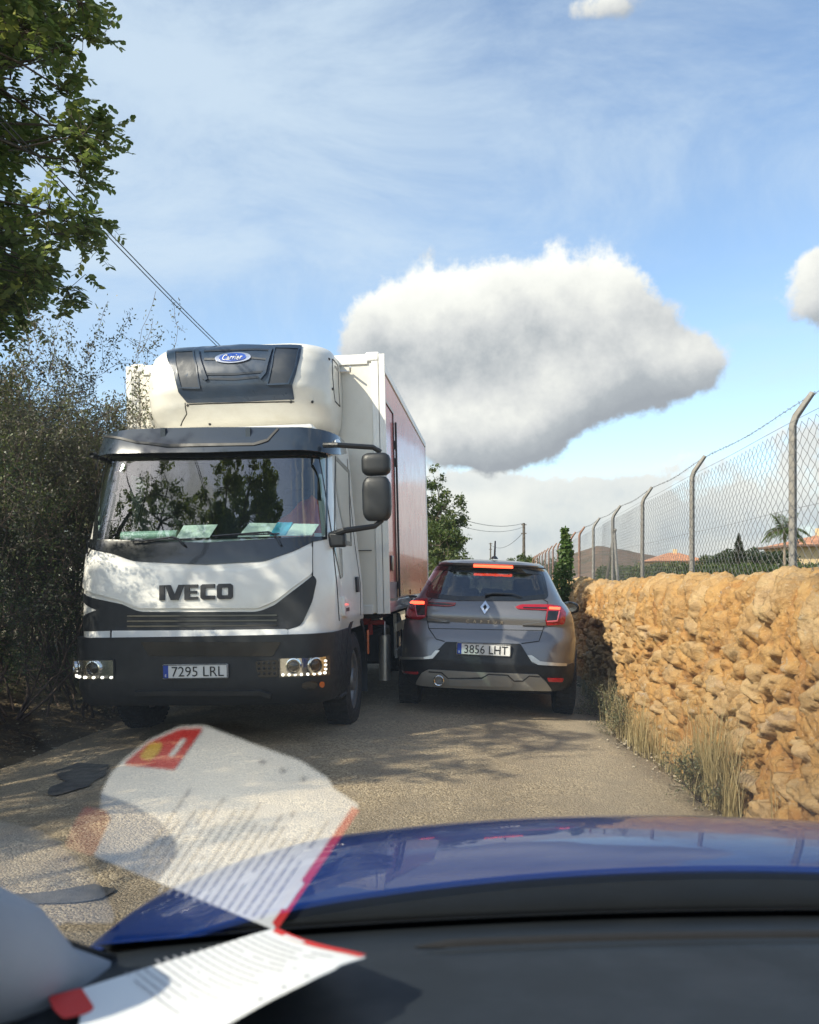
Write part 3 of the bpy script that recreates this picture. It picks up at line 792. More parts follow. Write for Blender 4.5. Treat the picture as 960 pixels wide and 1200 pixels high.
    for x in (x0, x1):
        m.box((x*1.004, y0-.003, (z0+z1)/2), (.13, .024, z1-z0+.012))
        m.box((x+(.006 if x > 0 else -.006), y0+.05, (z0+z1)/2), (.014, .13, z1-z0+.01))
        m.box((x+(.006 if x > 0 else -.006), y1-.04, (z0+z1)/2), (.014, .10, z1-z0+.01))
        m.box((x+(.008 if x > 0 else -.008), (y0+y1)/2, z1-.03), (.018, y1-y0, .08))
        m.box((x+(.008 if x > 0 else -.008), (y0+y1)/2, z0+.05), (.018, y1-y0, .12))
    m.box((0, y0-.006, z1-.04), (2.3, .02, .10)); m.box((0, y0-.006, z0+.04), (2.3, .02, .09))
    m.build('box_frame', W['white_paint'], bx, bevel=.004)
    m = MB()
    m.box((x1-.05, y0+.03, z1-.02), (.14,.10,.10)); m.build('corner_cap', W['white_paint'], bx, bevel=.02)
    m = MB(); m.box((x0+.05, y0+.03, z1-.02), (.14,.10,.10)); m.build('corner_cap', W['white_paint'], bx, bevel=.02)
    m = MB(); m.box((x1+.004, (y0+y1)/2+.02, (z0+z1)/2+.02), (.008, y1-y0-.22, z1-z0-.22)); sp = m.build('side_panel', W['red_paint'], bx)
    # side door
    dy0, dy1, dz0, dz1 = y0+.22, y0+.98, z0+.12, z1-.38
    m = MB(); m.box((x1+.014,(dy0+dy1)/2,(dz0+dz1)/2), (.012,dy1-dy0-.05,dz1-dz0-.05)); sd = m.build('side_door', W['red_paint'], bx, bevel=.003)
    m = MB()
    for yy_ in (dy0, dy1): m.box((x1+.018,yy_,(dz0+dz1)/2), (.024,.030,dz1-dz0))
    m.box((x1+.018,(dy0+dy1)/2,dz1), (.024,dy1-dy0,.030)); m.box((x1+.018,(dy0+dy1)/2,dz0), (.024,dy1-dy0,.03)); m.build('door_gasket', W['gloss_black'], sd)
    m = MB(); m.cyl((x1+.045,dy1+.045,dz0+.02), (x1+.045,dy1+.045,dz1-.1), .012, n=8)
    for z in (dz0+.15, dz0+1.5, dz1-.35): m.box((x1+.03,dy1+.045,z), (.04,.06,.09))
    m.build('door_hinge', W['dark_metal'], sd)
    m = MB(); m.box((x1+.03,dy0+.30,z0+.50), (.03,.16,.16)); m.build('door_latch', W['gloss_black'], sd, bevel=.01)
    m = MB(); m.box((x1+.024,(dy0+dy1)/2,dz0+.10), (.006,dy1-dy0-.08,.17)); m.build('kick_plate', W['rim_grey'], sd)
    m = MB()
    for yy_ in (2.95, 4.4, 5.9):
        m = MB(); m.box((x1+.012,yy_,z0+.17), (.012,.09,.06)); m.build('side_marker', W['orange_lens'], bx)
    m = MB(); m.box((.0,y0-.012,1.62), (2.3,.006,.008)); m.box((.98,y0-.012,1.31),(.008,.006,.62)); m.build('front_seam', W['seam'], bx)
    # rear doors with bars
    m = MB()
    for x in (-.62,.62): m.box((x, y1+.01, (z0+z1)/2), (1.2,.02,z1-z0-.1))
    dr = m.build('rear_door', W['cream_panel'], bx)
    m = MB()
    for x in (-.9,-.35,.35,.9): m.cyl((x,y1+.045,z0), (x,y1+.045,z1), .016, n=8)
    m.build('lock_bar', W['alu'], dr)
    # -------- chassis, tank, exhaust shield, guards
    m = MB()
    for x in (-.42,.42): m.box((x,3.9,.80), (.08,6.6,.22))
    for y in (1.9,3.2,4.6,6.0,7.1): m.box((0,y,.80), (.9,.10,.16))
    m.box((0,1.25,.50),(1.5,.14,.14)); m.box((0,5.6,.50),(1.6,.14,.14)); m.box((0,1.0,.75),(.8,1.2,.4))
    m.box((0,4.6,.97),(2.4,5.3,.05)); m.build('chassis', W['chassis'], T)
    m = MB(); m.cyl((1.15,2.55,.26), (1.16,2.55,.74), .062, n=20); m.build('exhaust_stack', W['alu'], T)
    m = MB(); m.tube([(1.16,2.55,.73),(1.16,2.56,.88),(1.08,2.56,.91),(.95,2.54,.91)], .012, 8); m.build('pipe', W['alu'], T)
    m = MB(); m.box((1.06,2.46,.88),(.22,.05,.05)); m.box((1.02,2.46,.82),(.05,.05,.14)); m.box((.98,2.46,.91),(.10,.06,.04)); m.build('coupling_bracket', W['red_bracket'], T, bevel=.01)
    m = MB(); m.box((.93,2.95,.62),(.40,.55,.40)); m.build('battery_box', W['black_plastic'], T, bevel=.03)
    m = MB(); m.cyl((-.92,2.3,.65), (-.92,3.4,.65), .28, n=24); m.build('fuel_tank', W['alu'], T)
    for sg in (1,-1):
        m = MB()
        for z in (.48,.78): m.box((sg*1.20,4.05,z),(.03,1.7,.09))
        for y in (3.4,4.7): m.box((sg*1.17,y,.72),(.03,.06,.56))
        m.build('side_guard', W['alu'], T)
    m = MB()
    n = 10
    for k in range(n):
        a0 = -.35+k*.10; a1 = a0+.10; R = .56
        q = [(.84,1.25+cos(a)*r_,.44+sin(a)*r_) for a, r_ in ((a0,R),(a1,R),(a1,R+.015),(a0,R+.015))]; m.prism(q,(.24,0,0))
    m.build('mud_flap', W['black_plastic'], T)
    m = MB(); m.box((1.085,1.86,.72),(.02,.05,.24)); m.build('side_reflector', W['orange_lens'], T, bevel=.01)
    for sg in (1,-1): wheel(T, Vector((sg*.86,5.6,.425)), .425, .235, sg, .27, truck=True)
    # -------- refrigeration unit
    U = empty('refrigeration_unit', (0,0,0)); U.parent = T
    ur = [(2.70,1.50,.80,.30,.25,.05),(2.74,1.36,.84,.34,.30,.05),(2.82,1.17,.87,.36,.38,.05),(2.94,1.03,.885,.38,.46,.05),(3.08,.965,.89,.38,.52,.05),
          (3.22,.97,.89,.38,.52,.05),(3.36,1.02,.885,.38,.50,.05),(3.46,1.10,.87,.36,.46,.05),(3.52,1.20,.84,.34,.40,.05),(3.55,1.32,.78,.30,.30,.05)]
    US = Surf(ur, Mx, 1.5); US.table(-1.3,1.3,2.70,3.55)
    zs = list(np.linspace(2.70,3.55,28)); loft(US, zs, 91, lambda z: 1.81, 'unit_casing', W['unit_white'], U, top_dome=.03, ang=60)
    ut = US.trace
    fp = panel(US, rounded(ut([(200,412),(232,408),(260,406.5),(317,405.5),(354,406),(352,417),(347,437),(342.5,452),(345,468),(280,471),(220,472),(210,460),(204,437)]), .01), 'unit_grille', W['navy_plastic'], U, off=.012, thick=.02)
    for L in ([(206,414),(227,413),(231,430),(235,455),(213,455),(208,435)], [(323,409),(350,410),(346,430),(338,450),(314,451),(319,430)]):
        rp = panel(US, rounded(ut(L), .02), 'side_louvre', W['navy_dark'], fp, off=.014, thick=.01)
        strip(US, ut(L), .012, 'louvre_frame', W['navy_plastic'], rp, off=.022, thick=.012, closed=True)
    for L in ([(240,422),(253,422)], [(290,420),(312,422)], [(240,439),(275,439),(308,436)], [(238,444),(275,445),(306,442)], [(240,413),(300,411),(318,412)]):
        strip(US, ut(L), .018, 'unit_rib', W['navy_dark'], fp, off=.018, thick=.008)
    for L in ([(232,413),(239,437),(243,446)], [(319,411),(311,437),(305,444)]):
        strip(US, ut(L), .03, 'unit_rib', W['navy_plastic'], fp, off=.034, thick=.03)
    q = ut([(273.7,421)])[0]
    lg = panel(US, ell(q[0],q[1],.165,.050), 'maker_badge', W['chrome'], fp, off=.026, thick=.016)
    panel(US, ell(q[0],q[1],.125,.038), 'badge_field', pmat('badge_blue',(.01,.06,.33),.3,coat=.5), lg, off=.030, thick=.006)
    text_on(US, 'Carrier', q[0], q[1], .050, 'badge_lettering', W['plate_white'], lg, off=.033, thick=.002, width=.185, shear=.25, bold=.01)
    strip(US, ut([(217,472),(219,485),(212,499)]), .008, 'casing_seam', W['seam'], U, off=.003, thick=.004)
    strip(US, ut([(222,474),(345,471)]), .008, 'casing_seam', W['seam'], U, off=.003, thick=.004)
    yy = lambda y, z: (side_a(US, z, y), z)
    strip(US, [yy(1.46,3.42),yy(1.70,3.42),yy(1.70,3.02),yy(1.46,3.02)], .012, 'access_hatch', W['seam'], U, off=.003, thick=.004, closed=True)
    strip(US, [yy(1.50,3.36),yy(1.64,3.36)], .02, 'hatch_print', W['rim_grey'], U, off=.004, thick=.003)
    m = MB()
    for (u, v) in ((246,497),(366,471),(220,475),(341,471)):
        a, z = ut([(u,v)])[0]; m.ball(US.P(a,z), .014, 8, 6)
    for (y, z) in ((1.38,3.40),(1.38,3.12)):
        a, z = yy(y,z); m.ball(US.P(a,z), .014, 8, 6)
    m.build('casing_screw', W['dark_metal'], U)
    m = MB(); m.box((.1,1.60,2.68),(1.4,.3,.04)); m.box((.55,1.5,2.66),(.05,.1,.10)); m.box((-.3,1.5,2.66),(.05,.1,.10)); m.build('unit_mount', W['chassis'], U)
    m = MB(); m.tube([(.86,1.78,3.38),(.98,1.80,3.38),(1.0,1.70,3.40)], .012, 6); m.build('lifting_hook', W['alu'], U)
    return T
TRUCK = build_truck()
# ================================================================== grey car ahead
def build_car():
    loc = Vector((-.115, 8.19, 0.02)); rot = Matrix.Rotation(RAD(2.3), 4, 'Y')
    Mx = Matrix.Translation(loc) @ rot
    T = empty('grey_car', loc, rot.to_euler(), 'dark grey crossover car seen from behind with its brake lights on', 'car')
    W = M_
    m_, N, b, out = newmat('grey_metallic')
    tc = N.new('ShaderNodeTexCoord').outputs['Object']
    N.link(N.mix(N.mr(N.noise(tc, 900, 2), .35, .65), (.15,.15,.155), (.24,.238,.245)), b.inputs['Base Color'])
    b.inputs['Metallic'].default_value = .65; b.inputs['Roughness'].default_value = .36; b.inputs['Coat Weight'].default_value = .7; b.inputs['Coat Roughness'].default_value = .06
    GP = m_
    glass = glassmat('privacy_glass', (.16,.18,.19), 1.52, 0.0, 1.6)
    rows = [(.24,.14,.78,.28,.40,.06),(.34,.04,.83,.30,.44,.06),(.44,.0,.865,.30,.46,.06),(.56,-.01,.88,.30,.46,.06),(.68,.01,.885,.30,.46,.06),(.77,.03,.885,.30,.46,.06),
            (.80,.045,.885,.30,.46,.06),(.90,.115,.875,.30,.46,.06),(.935,.135,.87,.30,.46,.06),(1.00,.125,.855,.30,.46,.06),(1.07,.145,.83,.30,.46,.06),(1.13,.19,.79,.28,.44,.07),(1.18,.235,.745,.26,.42,.08),
            (1.30,.35,.685,.22,.40,.09),(1.42,.465,.625,.20,.38,.10),(1.475,.52,.595,.20,.36,.10),(1.50,.47,.57,.20,.34,.12),(1.53,.44,.545,.20,.34,.12),(1.555,.50,.50,.22,.34,.14),(1.60,.60,.45,.2,.3,.14)]
    S = Surf(rows, Mx, 4.5); S.table(-1.5,1.5,.24,1.59)
    def q(pts): return S.trace([(460+p[0]/4, 640+p[1]/4)+tuple(p[2:]) for p in pts])
    ft = np.array([(.24,3.9),(.40,4.20),(.60,4.24),(.80,4.20),(.92,4.10),(1.0,3.55),(1.07,3.18),(1.13,3.05),(1.42,2.42),(1.50,2.1),(1.555,1.8)])
    yl = lambda z: float(np.interp(z, ft[:,0], ft[:,1]))
    rg = rounded(q([(212,118,.03),(345,104),(545,110),(702,128,.03),(722,236,.03),(600,248),(300,246),(162,228,.03),(180,180)]), .02)
    zs = sorted(set([.31,.34,.40,.44,.50,.56,.62,.68,.72,.77,.785,.80,.83,.86,.90,.92,.935,.95,.97,1.00,1.03,1.07,1.10,1.13,1.155,1.18]+[1.21+.0265*i for i in range(11)]+[1.485,1.50,1.515,1.53,1.545,1.555]))
    def back(za, zb): return za > 1.16 and zb < 1.47
    loft.backhole = back
    am = lambda z, y: side_a(S, z, y)
    sw = [(am(1.2, .95), 1.13), (am(1.2, 2.95), 1.13), (am(1.2, 2.60), 1.30), (am(1.2, 2.15), 1.455), (am(1.2, 1.1), 1.47), (am(1.2,.75), 1.30)]
    loft(S, zs, 161, yl, 'body', GP, T, holes=[shrink(rg,.10), shrink(sw,.12), mirr(shrink(sw,.12))], top_dome=.03, ang=32)
    loft.backhole = None
    panel(S, rg, 'rear_window', glass, T, off=.004, thick=0)
    strip(S, rg, .045, 'rear_window_band', W['gloss_black'], T, off=.005, thick=.008, closed=True)
    for sg in (1,-1):
        fx = (lambda L: L) if sg > 0 else mirr
        panel(S, fx(rounded(sw,.03)), 'side_window', glass, T, off=.004, thick=0)
        strip(S, fx(rounded(sw,.03)), .04, 'window_trim', W['gloss_black'], T, off=.006, thick=.01, closed=True)
        for y in (1.42, 2.35):
            strip(S, fx([(am(z, y), z) for z in (.35,.6,.9,1.12)]), .010, 'door_seam', W['seam'], T, off=.003, thick=.004)
        strip(S, fx([(am(1.25, y), 1.30) for y in (1.5,1.52)]), .34, 'door_pillar', W['gloss_black'], T, off=.008, thick=.01)
        strip(S, fx([(am(.4, y), .42) for y in (.9,2,3.2)]), .20, 'sill_cladding', W['black_plastic'], T, off=.010, thick=.03)
        for yw in (.78, 3.42):
            a = am(.5, yw)
            panel(S, fx([(a+.42*cos(t), max(.245,.36+.42*sin(t))) for t in np.linspace(0, pi, 22)]+[(a-.42,.245),(a+.42,.245)]), 'wheel_arch', W['black_plastic'], T, off=.012, thick=.03)
            wheel(T, Vector((sg*.80,yw,.335)), .335, .215, sg, .225)
        for y in (1.85, 2.75):
            m = MB(); P0 = S.P(am(.98,y)*1, .98); P0.x *= sg; m.box(P0+Vector((sg*.02,0,0)), (.03,.18,.03)); m.build('door_handle', GP, T, bevel=.008)
        # door mirror
        m = MB(); c = Vector((sg*.985,2.52,1.055)); m.ball(c, (.125,.10,.078), 18, 12)
        m.v = [(x, max(y, c.y-.035), z) for x, y, z in m.v]; mi = m.build('door_mirror', W['gloss_black'], T, ang=30)
        m = MB(); m.lathe(c+Vector((0,-.036,0)), (0,-1,0), [(0,.001),(.0015,.1)], 24); 
        m.v = [(c.x+(x-c.x)*.85, y, c.z+(z-c.z)*.50) for x, y, z in m.v]; m.build('mirror_glass', W['mirror'], mi)
        m = MB(); m.box((sg*.86,2.55,1.04),(.12,.06,.05)); m.build('mirror_foot', W['gloss_black'], mi)
    # front window
    m = MB(); m.prism([(-.70,3.04,1.14),(.70,3.04,1.14),(.56,2.46,1.42),(-.56,2.46,1.42)], (0,.004,.008)); m.build('windscreen', glassmat('clear_pane',(.85,.9,.88)), T, smooth=False)
    # brake light on the spoiler
    panel(S, rounded(rect(-.18,.22,1.502,1.518), .005), 'brake_light', W['led_red'], T, off=.014, thick=.02)
    strip(S, q([(228,96),(350,91),(550,96),(700,112)]), .012, 'spoiler_seam', W['seam'], T, off=.004, thick=.006)
    # tail lights
    TL = [(85,264,.02),(108,247,.02),(168,249),(168,264),(300,268,.01),(292,279),(262,285,.02),(165,279),(160,332,.01),(130,346,.02),(92,342,.02),(76,322,.02)]
    TR = [(575,287),(604,276,.01),(725,276),(788,283,.02),(809,312,.02),(802,366,.02),(722,371,.01),(716,358),(723,303),(590,297)]
    for L, bar, inn, cc in ((TL, [(105,262),(153,263),(152,276),(106,275)], [(112,281),(156,281),(154,326),(122,328)], [(168,266),(250,272),(288,275),(262,280),(168,276)]),
                        (TR, [(733,288),(782,291),(781,302),(733,299)], [(727,307),(778,309),(768,350),(723,352)], [(612,289),(722,290),(722,298),(612,295)])):
        l = panel(S, rounded(q(L),.006), 'tail_light', W['lens_red'], T, off=.012, thick=.03)
        panel(S, rounded(q(bar),.005), 'lit_bar', W['led_red'], l, off=.016, thick=.006)
        panel(S, rounded(q(inn),.01), 'lamp_insert', W['gloss_black'], l, off=.015, thick=.006)
        panel(S, rounded(q(cc),.002), 'lamp_arm_insert', W['gloss_black'], l, off=.015, thick=.006)
        e = [(p[0], p[1]) for p in inn]; strip(S, q([e[0], e[3], e[2]] if L is TL else [e[1], e[2], e[3]]), .012, 'light_guide', pmat('pink_guide',(.75,.16,.20),.2,coat=1), l, off=.018, thick=.004)
    # emblem and lettering
    c = q([(434,291)])[0]
    dm = [(0,.060),(.046,0),(0,-.060),(-.046,0)]
    e = panel(S, [(c[0]+a, c[1]+z) for a, z in dm], 'emblem', W['chrome'], T, off=.022, thick=.016)
    panel(S, [(c[0]+a*.42, c[1]+z*.42) for a, z in dm], 'emblem_core', W['seam'], e, off=.024, thick=.004)
    c = q([(433,352)])[0]
    for i, ch in enumerate('CAPTUR'):
        text_on(S, ch, c[0]+(i-2.5)*.067, c[1]-.004, .030, 'model_letter', W['chrome'], T, off=.010, thick=.005)
    # hatch seams
    for L in ([(190,240),(165,262),(162,340),(170,385),(205,436),(245,447)], [(700,246),(728,262),(714,362),(705,395),(687,446),(605,457)]):
        strip(S, q(L), .008, 'hatch_seam', W['seam'], T, off=.003, thick=.004)
    strip(S, q([(172,386),(300,388),(600,394),(706,396)]), .006, 'crease_line', W['dark_metal'], T, off=.002, thick=.003)
    for L in ([(166,332),(270,352),(262,358),(166,352)], [(610,367),(718,352),(716,374),(610,373)]):
        panel(S, q(L), 'lower_lamp_trim', GP, T, off=.02, thick=.03)
    # black lower bumper
    cl = q([(38,532),(60,517),(182,522),(250,449),(600,459),(655,550),(800,562),(846,548),(850,640),(842,668),(740,676),(430,668),(120,650),(42,610)])
    cp = panel(S, rounded(cl,.015), 'bumper_cladding', W['black_plastic'], T, off=.014, thick=.03)
    for L in ([(58,515),(150,521),(183,513),(203,490),(223,490),(190,528),(150,531),(62,525)], [(632,512),(652,513),(692,541),(808,550),(806,561),(680,557),(650,541)]):
        panel(S, rounded(q(L),.004), 'chrome_trim', W['alu'], T, off=.030, thick=.018)
    for L in ([(58,572),(125,587),(125,596),(95,595),(64,585)], [(722,615),(795,617),(790,631),(730,630)]):
        panel(S, rounded(q(L),.006), 'reflector', pmat('reflector_red',(.55,.01,.015),.2,coat=1), T, off=.024, thick=.01)
    sk = q([(118,637),(140,592),(172,576),(400,589),(680,599),(718,630),(741,668),(600,665),(430,660),(230,650),(140,642)])
    sp = panel(S, rounded(sk,.012), 'skid_plate', W['silver_skid'], T, off=.034, thick=.04)
    for L in ([(172,586),(232,590),(262,612),(420,612),(450,598),(540,602),(570,625),(610,625),(640,606),(690,610)],):
        strip(S, q(L), .012, 'skid_crease', W['dark_metal'], sp, off=.036, thick=.01)
    panel(S, rounded(q([(265,614),(418,616),(448,602),(536,606),(565,630),(560,650),(270,642)]),.01), 'skid_center', W['silver_skid'], sp, off=.050, thick=.02)
    c = q([(219,628)])[0]; P0 = S.P(*c)
    m = MB(); m.lathe(P0+Vector((0,.10,0)), (0,-1,0), [(0,.050),(.165,.052),(.17,.046),(.165,.038),(.03,.036),(.02,.001)], 28); m.build('exhaust_tip', W['chrome'], T)
    m = MB(); m.lathe(P0+Vector((0,.02,0)), (0,-1,0), [(0,.001),(0.001,.037)], 20); m.build('exhaust_bore', W['seam'], T)
    c = q([(428,484)])[0]; P0 = S.P(*c); 
    plate(T, Flat((0,S.P(0,c[1]).y-.012,0), M=Mx), '3856 LHT', c[0], c[1], .52, .115)
    # wiper, antenna, rear shelf, seats
    w = q([(434,236),(470,228),(560,230),(606,245)]); m = MB(); P3 = [S.P(a,z)+S.N(a,z)*.02 for a, z in w]; m.tube(P3, [.018,.012,.009,.006], 6); m.build('rear_wiper', W['gloss_black'], T)
    m = MB(); m.lathe((.03,.75,1.588),(0,0,1),[(0,.04),(.012,.035),(.03,.02),(.032,.001)],16); m.tube([(.03,.75,1.60),(.03,.82,1.78)],[.013,.009],6); m.build('antenna', W['gloss_black'], T)
    m = MB(); m.box((0,1.7,.45),(1.5,3.0,.1)); m.box((0,2.9,1.02),(1.45,.4,.12)); m.box((0,1.02,.80),(1.3,.15,.62)); m.box((0,.65,.98),(1.2,.5,.02)); m.build('cabin_lining', W['interior'], T)
    for x in (-.42,.02,.42):
        m = MB(); m.box((x,1.08,1.20),(.25,.10,.15)); m.build('headrest', W['interior'], T, bevel=.03)
    for x in (-.38,.38):
        m = MB(); m.box((x,1.95,.98),(.48,.16,.55)); m.box((x,1.98,1.31),(.25,.10,.16)); m.build('front_seat', W['interior'], T, bevel=.04)
    m = MB(); m.box((0,2.1,.26),(1.3,3.4,.04)); m.box((-.3,.75,.28),(.6,.35,.10)); m.build('underbody', W['chassis'], T)
    return T
CAR = build_car()
# ================================================================== terrain
def cam2world(xc, yc, z=0.0): return Vector((xc*cos(TH)-yc*sin(TH), xc*sin(TH)+yc*cos(TH), z))
def at(u, v, yc):            # point of the photograph at a given distance
    return cam2world((u-CU)/FPX*yc, yc, CAMH+(CV-v)/FPX*yc)
def zroad(r): return np.maximum(.10-.022*(r+1.4)**2, -.10)
def sm(x, a, b):
    t = np.clip((x-a)/(b-a), 0, 1); return t*t*(3-2*t)
def wallx(s): return 1.30+.30*sm(s, 8.5, 5.0)+.02*np.sin(s*1.3)
def zground(r, s):
    z = zroad(r)
    left = sm(-r, 3.6, 5.5)*(.35+.25*fbm(r*.5, s*.5, 3, 3))+sm(-r, 3.5, 4.1)*.08
    right = sm(r, 1.75, 2.1)*1.12
    n = (fbm(r*1.7, s*1.7, 4, 8)-.5)*.10*np.maximum(sm(-r, 3.3, 3.9), sm(r, 1.0, 1.4))
    return z*(1-sm(np.abs(r), 4, 9))+left+right+n
def build_ground():
    rs = np.concatenate([-np.geomspace(400, 6, 24), np.linspace(-5.8, 2.4, 120), np.geomspace(2.6, 400, 26)])
    ss = np.concatenate([-np.geomspace(60, 8, 8), np.linspace(-7, 16, 200), np.geomspace(16.5, 900, 50)])
    R, S_ = np.meshgrid(rs, ss, indexing='ij'); Z = zground(R, S_)
    inroad = (R > -3.95) & (R < 1.16+(wallx(S_)-1.3)) ; Z = np.where(inroad, Z-.03, Z)
    V = np.stack([R, S_, Z], -1).reshape(-1, 3); n, k = R.shape
    I = np.arange(n*k).reshape(n, k); F = np.stack([I[:-1,:-1], I[1:,:-1], I[1:,1:], I[:-1,1:]], -1).reshape(-1, 4)
    m, N, b, out = newmat('earth'); tc = N.new('ShaderNodeTexCoord').outputs['Object']
    c = N.mix(N.mr(N.noise(tc, 3, 8, .7), .35, .65), (.10,.075,.045), (.20,.155,.09))
    c = N.mix(N.mr(N.noise(tc, .25, 5), .5, .62), c, (.07,.09,.035))
    c = N.mix(N.mr(N.voro(tc, 38, out='Distance'), .16, .10), c, (.30,.26,.19))
    N.link(c, b.inputs['Base Color']); b.inputs['Roughness'].default_value = .95
    bp = N.new('ShaderNodeBump'); bp.inputs['Distance'].default_value = .04; N.link(N.noise(tc, 22, 8, .7), bp.inputs['Height']); N.link(bp.outputs[0], b.inputs['Normal'])
    g = np_mesh(V, F, 'ground', m, None, True); tag(g, kind='structure')
    # road of loose rolled chippings
    rs = np.linspace(0, 1, 90); ss = np.concatenate([np.linspace(-6, 14, 320), np.geomspace(14.2, 120, 60)])
    T_, S_ = np.meshgrid(rs, ss, indexing='ij')
    rl = -3.78+.16*(vnoise(S_*1.1, S_*0+3, 4)-.5)+.06*(vnoise(S_*5, S_*0, 6)-.5)
    rr = 1.10+(wallx(S_)-1.3)+.14*(vnoise(S_*1.3, S_*0+1, 5)-.5)+.05*(vnoise(S_*6, S_*0, 7)-.5)
    R = rl+(rr-rl)*T_
    Z = zroad(R)+.018*(fbm(R*.9, S_*.5, 3, 2)-.5)+.006*(fbm(R*7, S_*7, 3, 12)-.5)
    edge = np.minimum(T_, 1-T_)*90; Z -= .022*np.exp(-edge*.7)
    V = np.stack([R, S_, Z], -1).reshape(-1, 3); n, k = R.shape
    I = np.arange(n*k).reshape(n, k); F = np.stack([I[:-1,:-1], I[1:,:-1], I[1:,1:], I[:-1,1:]], -1).reshape(-1, 4)
    m, N, b, out = newmat('chippings'); tc = N.new('ShaderNodeTexCoord').outputs['Object']
    warp = N.vm('ADD', tc, N.vm('MULTIPLY', N.noise(tc, 30, 2, out=1), (.008,.008,.008)))
    vc = N.voro(warp, 84, out='Color'); sp = N.new('ShaderNodeSeparateColor'); N.link(vc, sp.inputs[0])
    stone = N.ramp(sp.outputs[0], [(0,(.09,.07,.048)),(.15,(.20,.155,.10)),(.45,(.38,.30,.185)),(.8,(.52,.42,.27)),(1,(.68,.57,.40))])
    vc2 = N.voro(warp, 150, out='Color'); sp2 = N.new('ShaderNodeSeparateColor'); N.link(vc2, sp2.inputs[0])
    fine = N.ramp(sp2.outputs[0], [(0,(.10,.08,.055)),(.5,(.30,.24,.16)),(1,(.54,.45,.32))])
    mask = N.mr(N.noise(tc, 2.2, 5, .65), .42, .62)
    c = N.mix(mask, stone, fine)
    xyz = N.new('ShaderNodeSeparateXYZ'); N.link(tc, xyz.inputs[0])
    # wheel tracks where tar shows, pale dusty right margin
    def band(x0, w):
        q = N.m('DIVIDE', N.m('SUBTRACT', N.m('ADD', xyz.outputs['X'], N.m('MULTIPLY', N.m('SUBTRACT', N.noise(tc, .8, 3), .5), .5)), x0), w)
        return N.m('EXPONENT', N.m('MULTIPLY', N.m('MULTIPLY', q, q), -1.0))
    tar = N.m('MULTIPLY', N.m('ADD', N.m('ADD', band(-.05,.16), band(-2.75,.5)), N.m('MULTIPLY', band(-1.35,.22), .5)), N.mr(N.noise(tc, 3.5, 6, .7), .38, .60), clamp=True)
    c = N.mix(N.m('MULTIPLY', tar, .42), c, (.05,.047,.042))
    c = N.mix(N.m('MULTIPLY', band(.75,.42), .45), c, (.40,.36,.28))
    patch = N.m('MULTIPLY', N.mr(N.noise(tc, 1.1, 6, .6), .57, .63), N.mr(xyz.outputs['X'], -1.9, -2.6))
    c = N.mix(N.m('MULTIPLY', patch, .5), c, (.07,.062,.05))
    c = N.mix(.28, c, N.mix(N.noise(tc, .5, 4), (.26,.20,.125), (.48,.37,.23)))
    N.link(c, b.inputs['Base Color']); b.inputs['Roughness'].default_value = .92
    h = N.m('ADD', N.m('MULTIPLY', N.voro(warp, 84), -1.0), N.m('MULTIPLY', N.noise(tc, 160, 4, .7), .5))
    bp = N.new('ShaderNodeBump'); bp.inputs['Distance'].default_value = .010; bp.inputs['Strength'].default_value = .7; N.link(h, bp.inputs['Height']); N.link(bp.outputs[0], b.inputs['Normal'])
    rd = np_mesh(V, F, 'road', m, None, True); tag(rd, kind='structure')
    # tar repairs
    tm = pmat('old_tar', (.095,.088,.076), .85, var=.35, scale=14, bump=.5, bscale=120, dirt=.5, dirtcol=(.12,.10,.075))
    def blob(pts, amp=.035, seed=1):
        P = [at_ground(u, v) for u, v in pts]; out = []
        n = len(P)
        for i in range(n):
            a, b_ = P[i], P[(i+1) % n]
            for k in range(8):
                q = a.lerp(b_, k/8); q.x += amp*(vnoise(np.array([q.x*9.]), np.array([q.y*9.]), seed)[0]-.5); q.y += amp*2*(vnoise(np.array([q.x*7.]), np.array([q.y*7.]), seed+3)[0]-.5); out.append(q)
        bm = bmesh.new(); vs = [bm.verts.new(q) for q in out]; bm.faces.new(vs); bmesh.ops.triangulate(bm, faces=bm.faces)
        for ax in ((1,0,0),(0,1,0)):
            for k in range(-40, 90):
                bmesh.ops.bisect_plane(bm, geom=list(bm.verts)+list(bm.edges)+list(bm.faces), plane_co=Vector(ax)*k*.1, plane_no=ax, dist=1e-5)
        for v in bm.verts:
            r, s = v.co.x, v.co.y; v.co.z = float(zroad(np.array(r)))+.0085+.018*(float(fbm(np.array([r*.9]), np.array([s*.5]), 3, 2)[0])-.5)
        me = bpy.data.meshes.new('tar_patch'); bm.to_mesh(me); bm.free(); o = link(me, 'tar_patch', tm, None); tag(o, kind='structure')
    blob([(8,1052),(50,1046),(112,1040),(130,1046),(118,1058),(20,1065)])
    blob([(60,905),(90,895),(130,896),(122,908),(104,922),(62,934),(55,925),(78,915)], seed=5)
def at_ground(u, v):
    z = 0.0
    for _ in range(4):
        yc = FPX*(CAMH-z)/(v-CV); p = cam2world((u-CU)/FPX*yc, yc); z = float(zroad(np.array(p.x)))
    p.z = z; return p
build_ground()

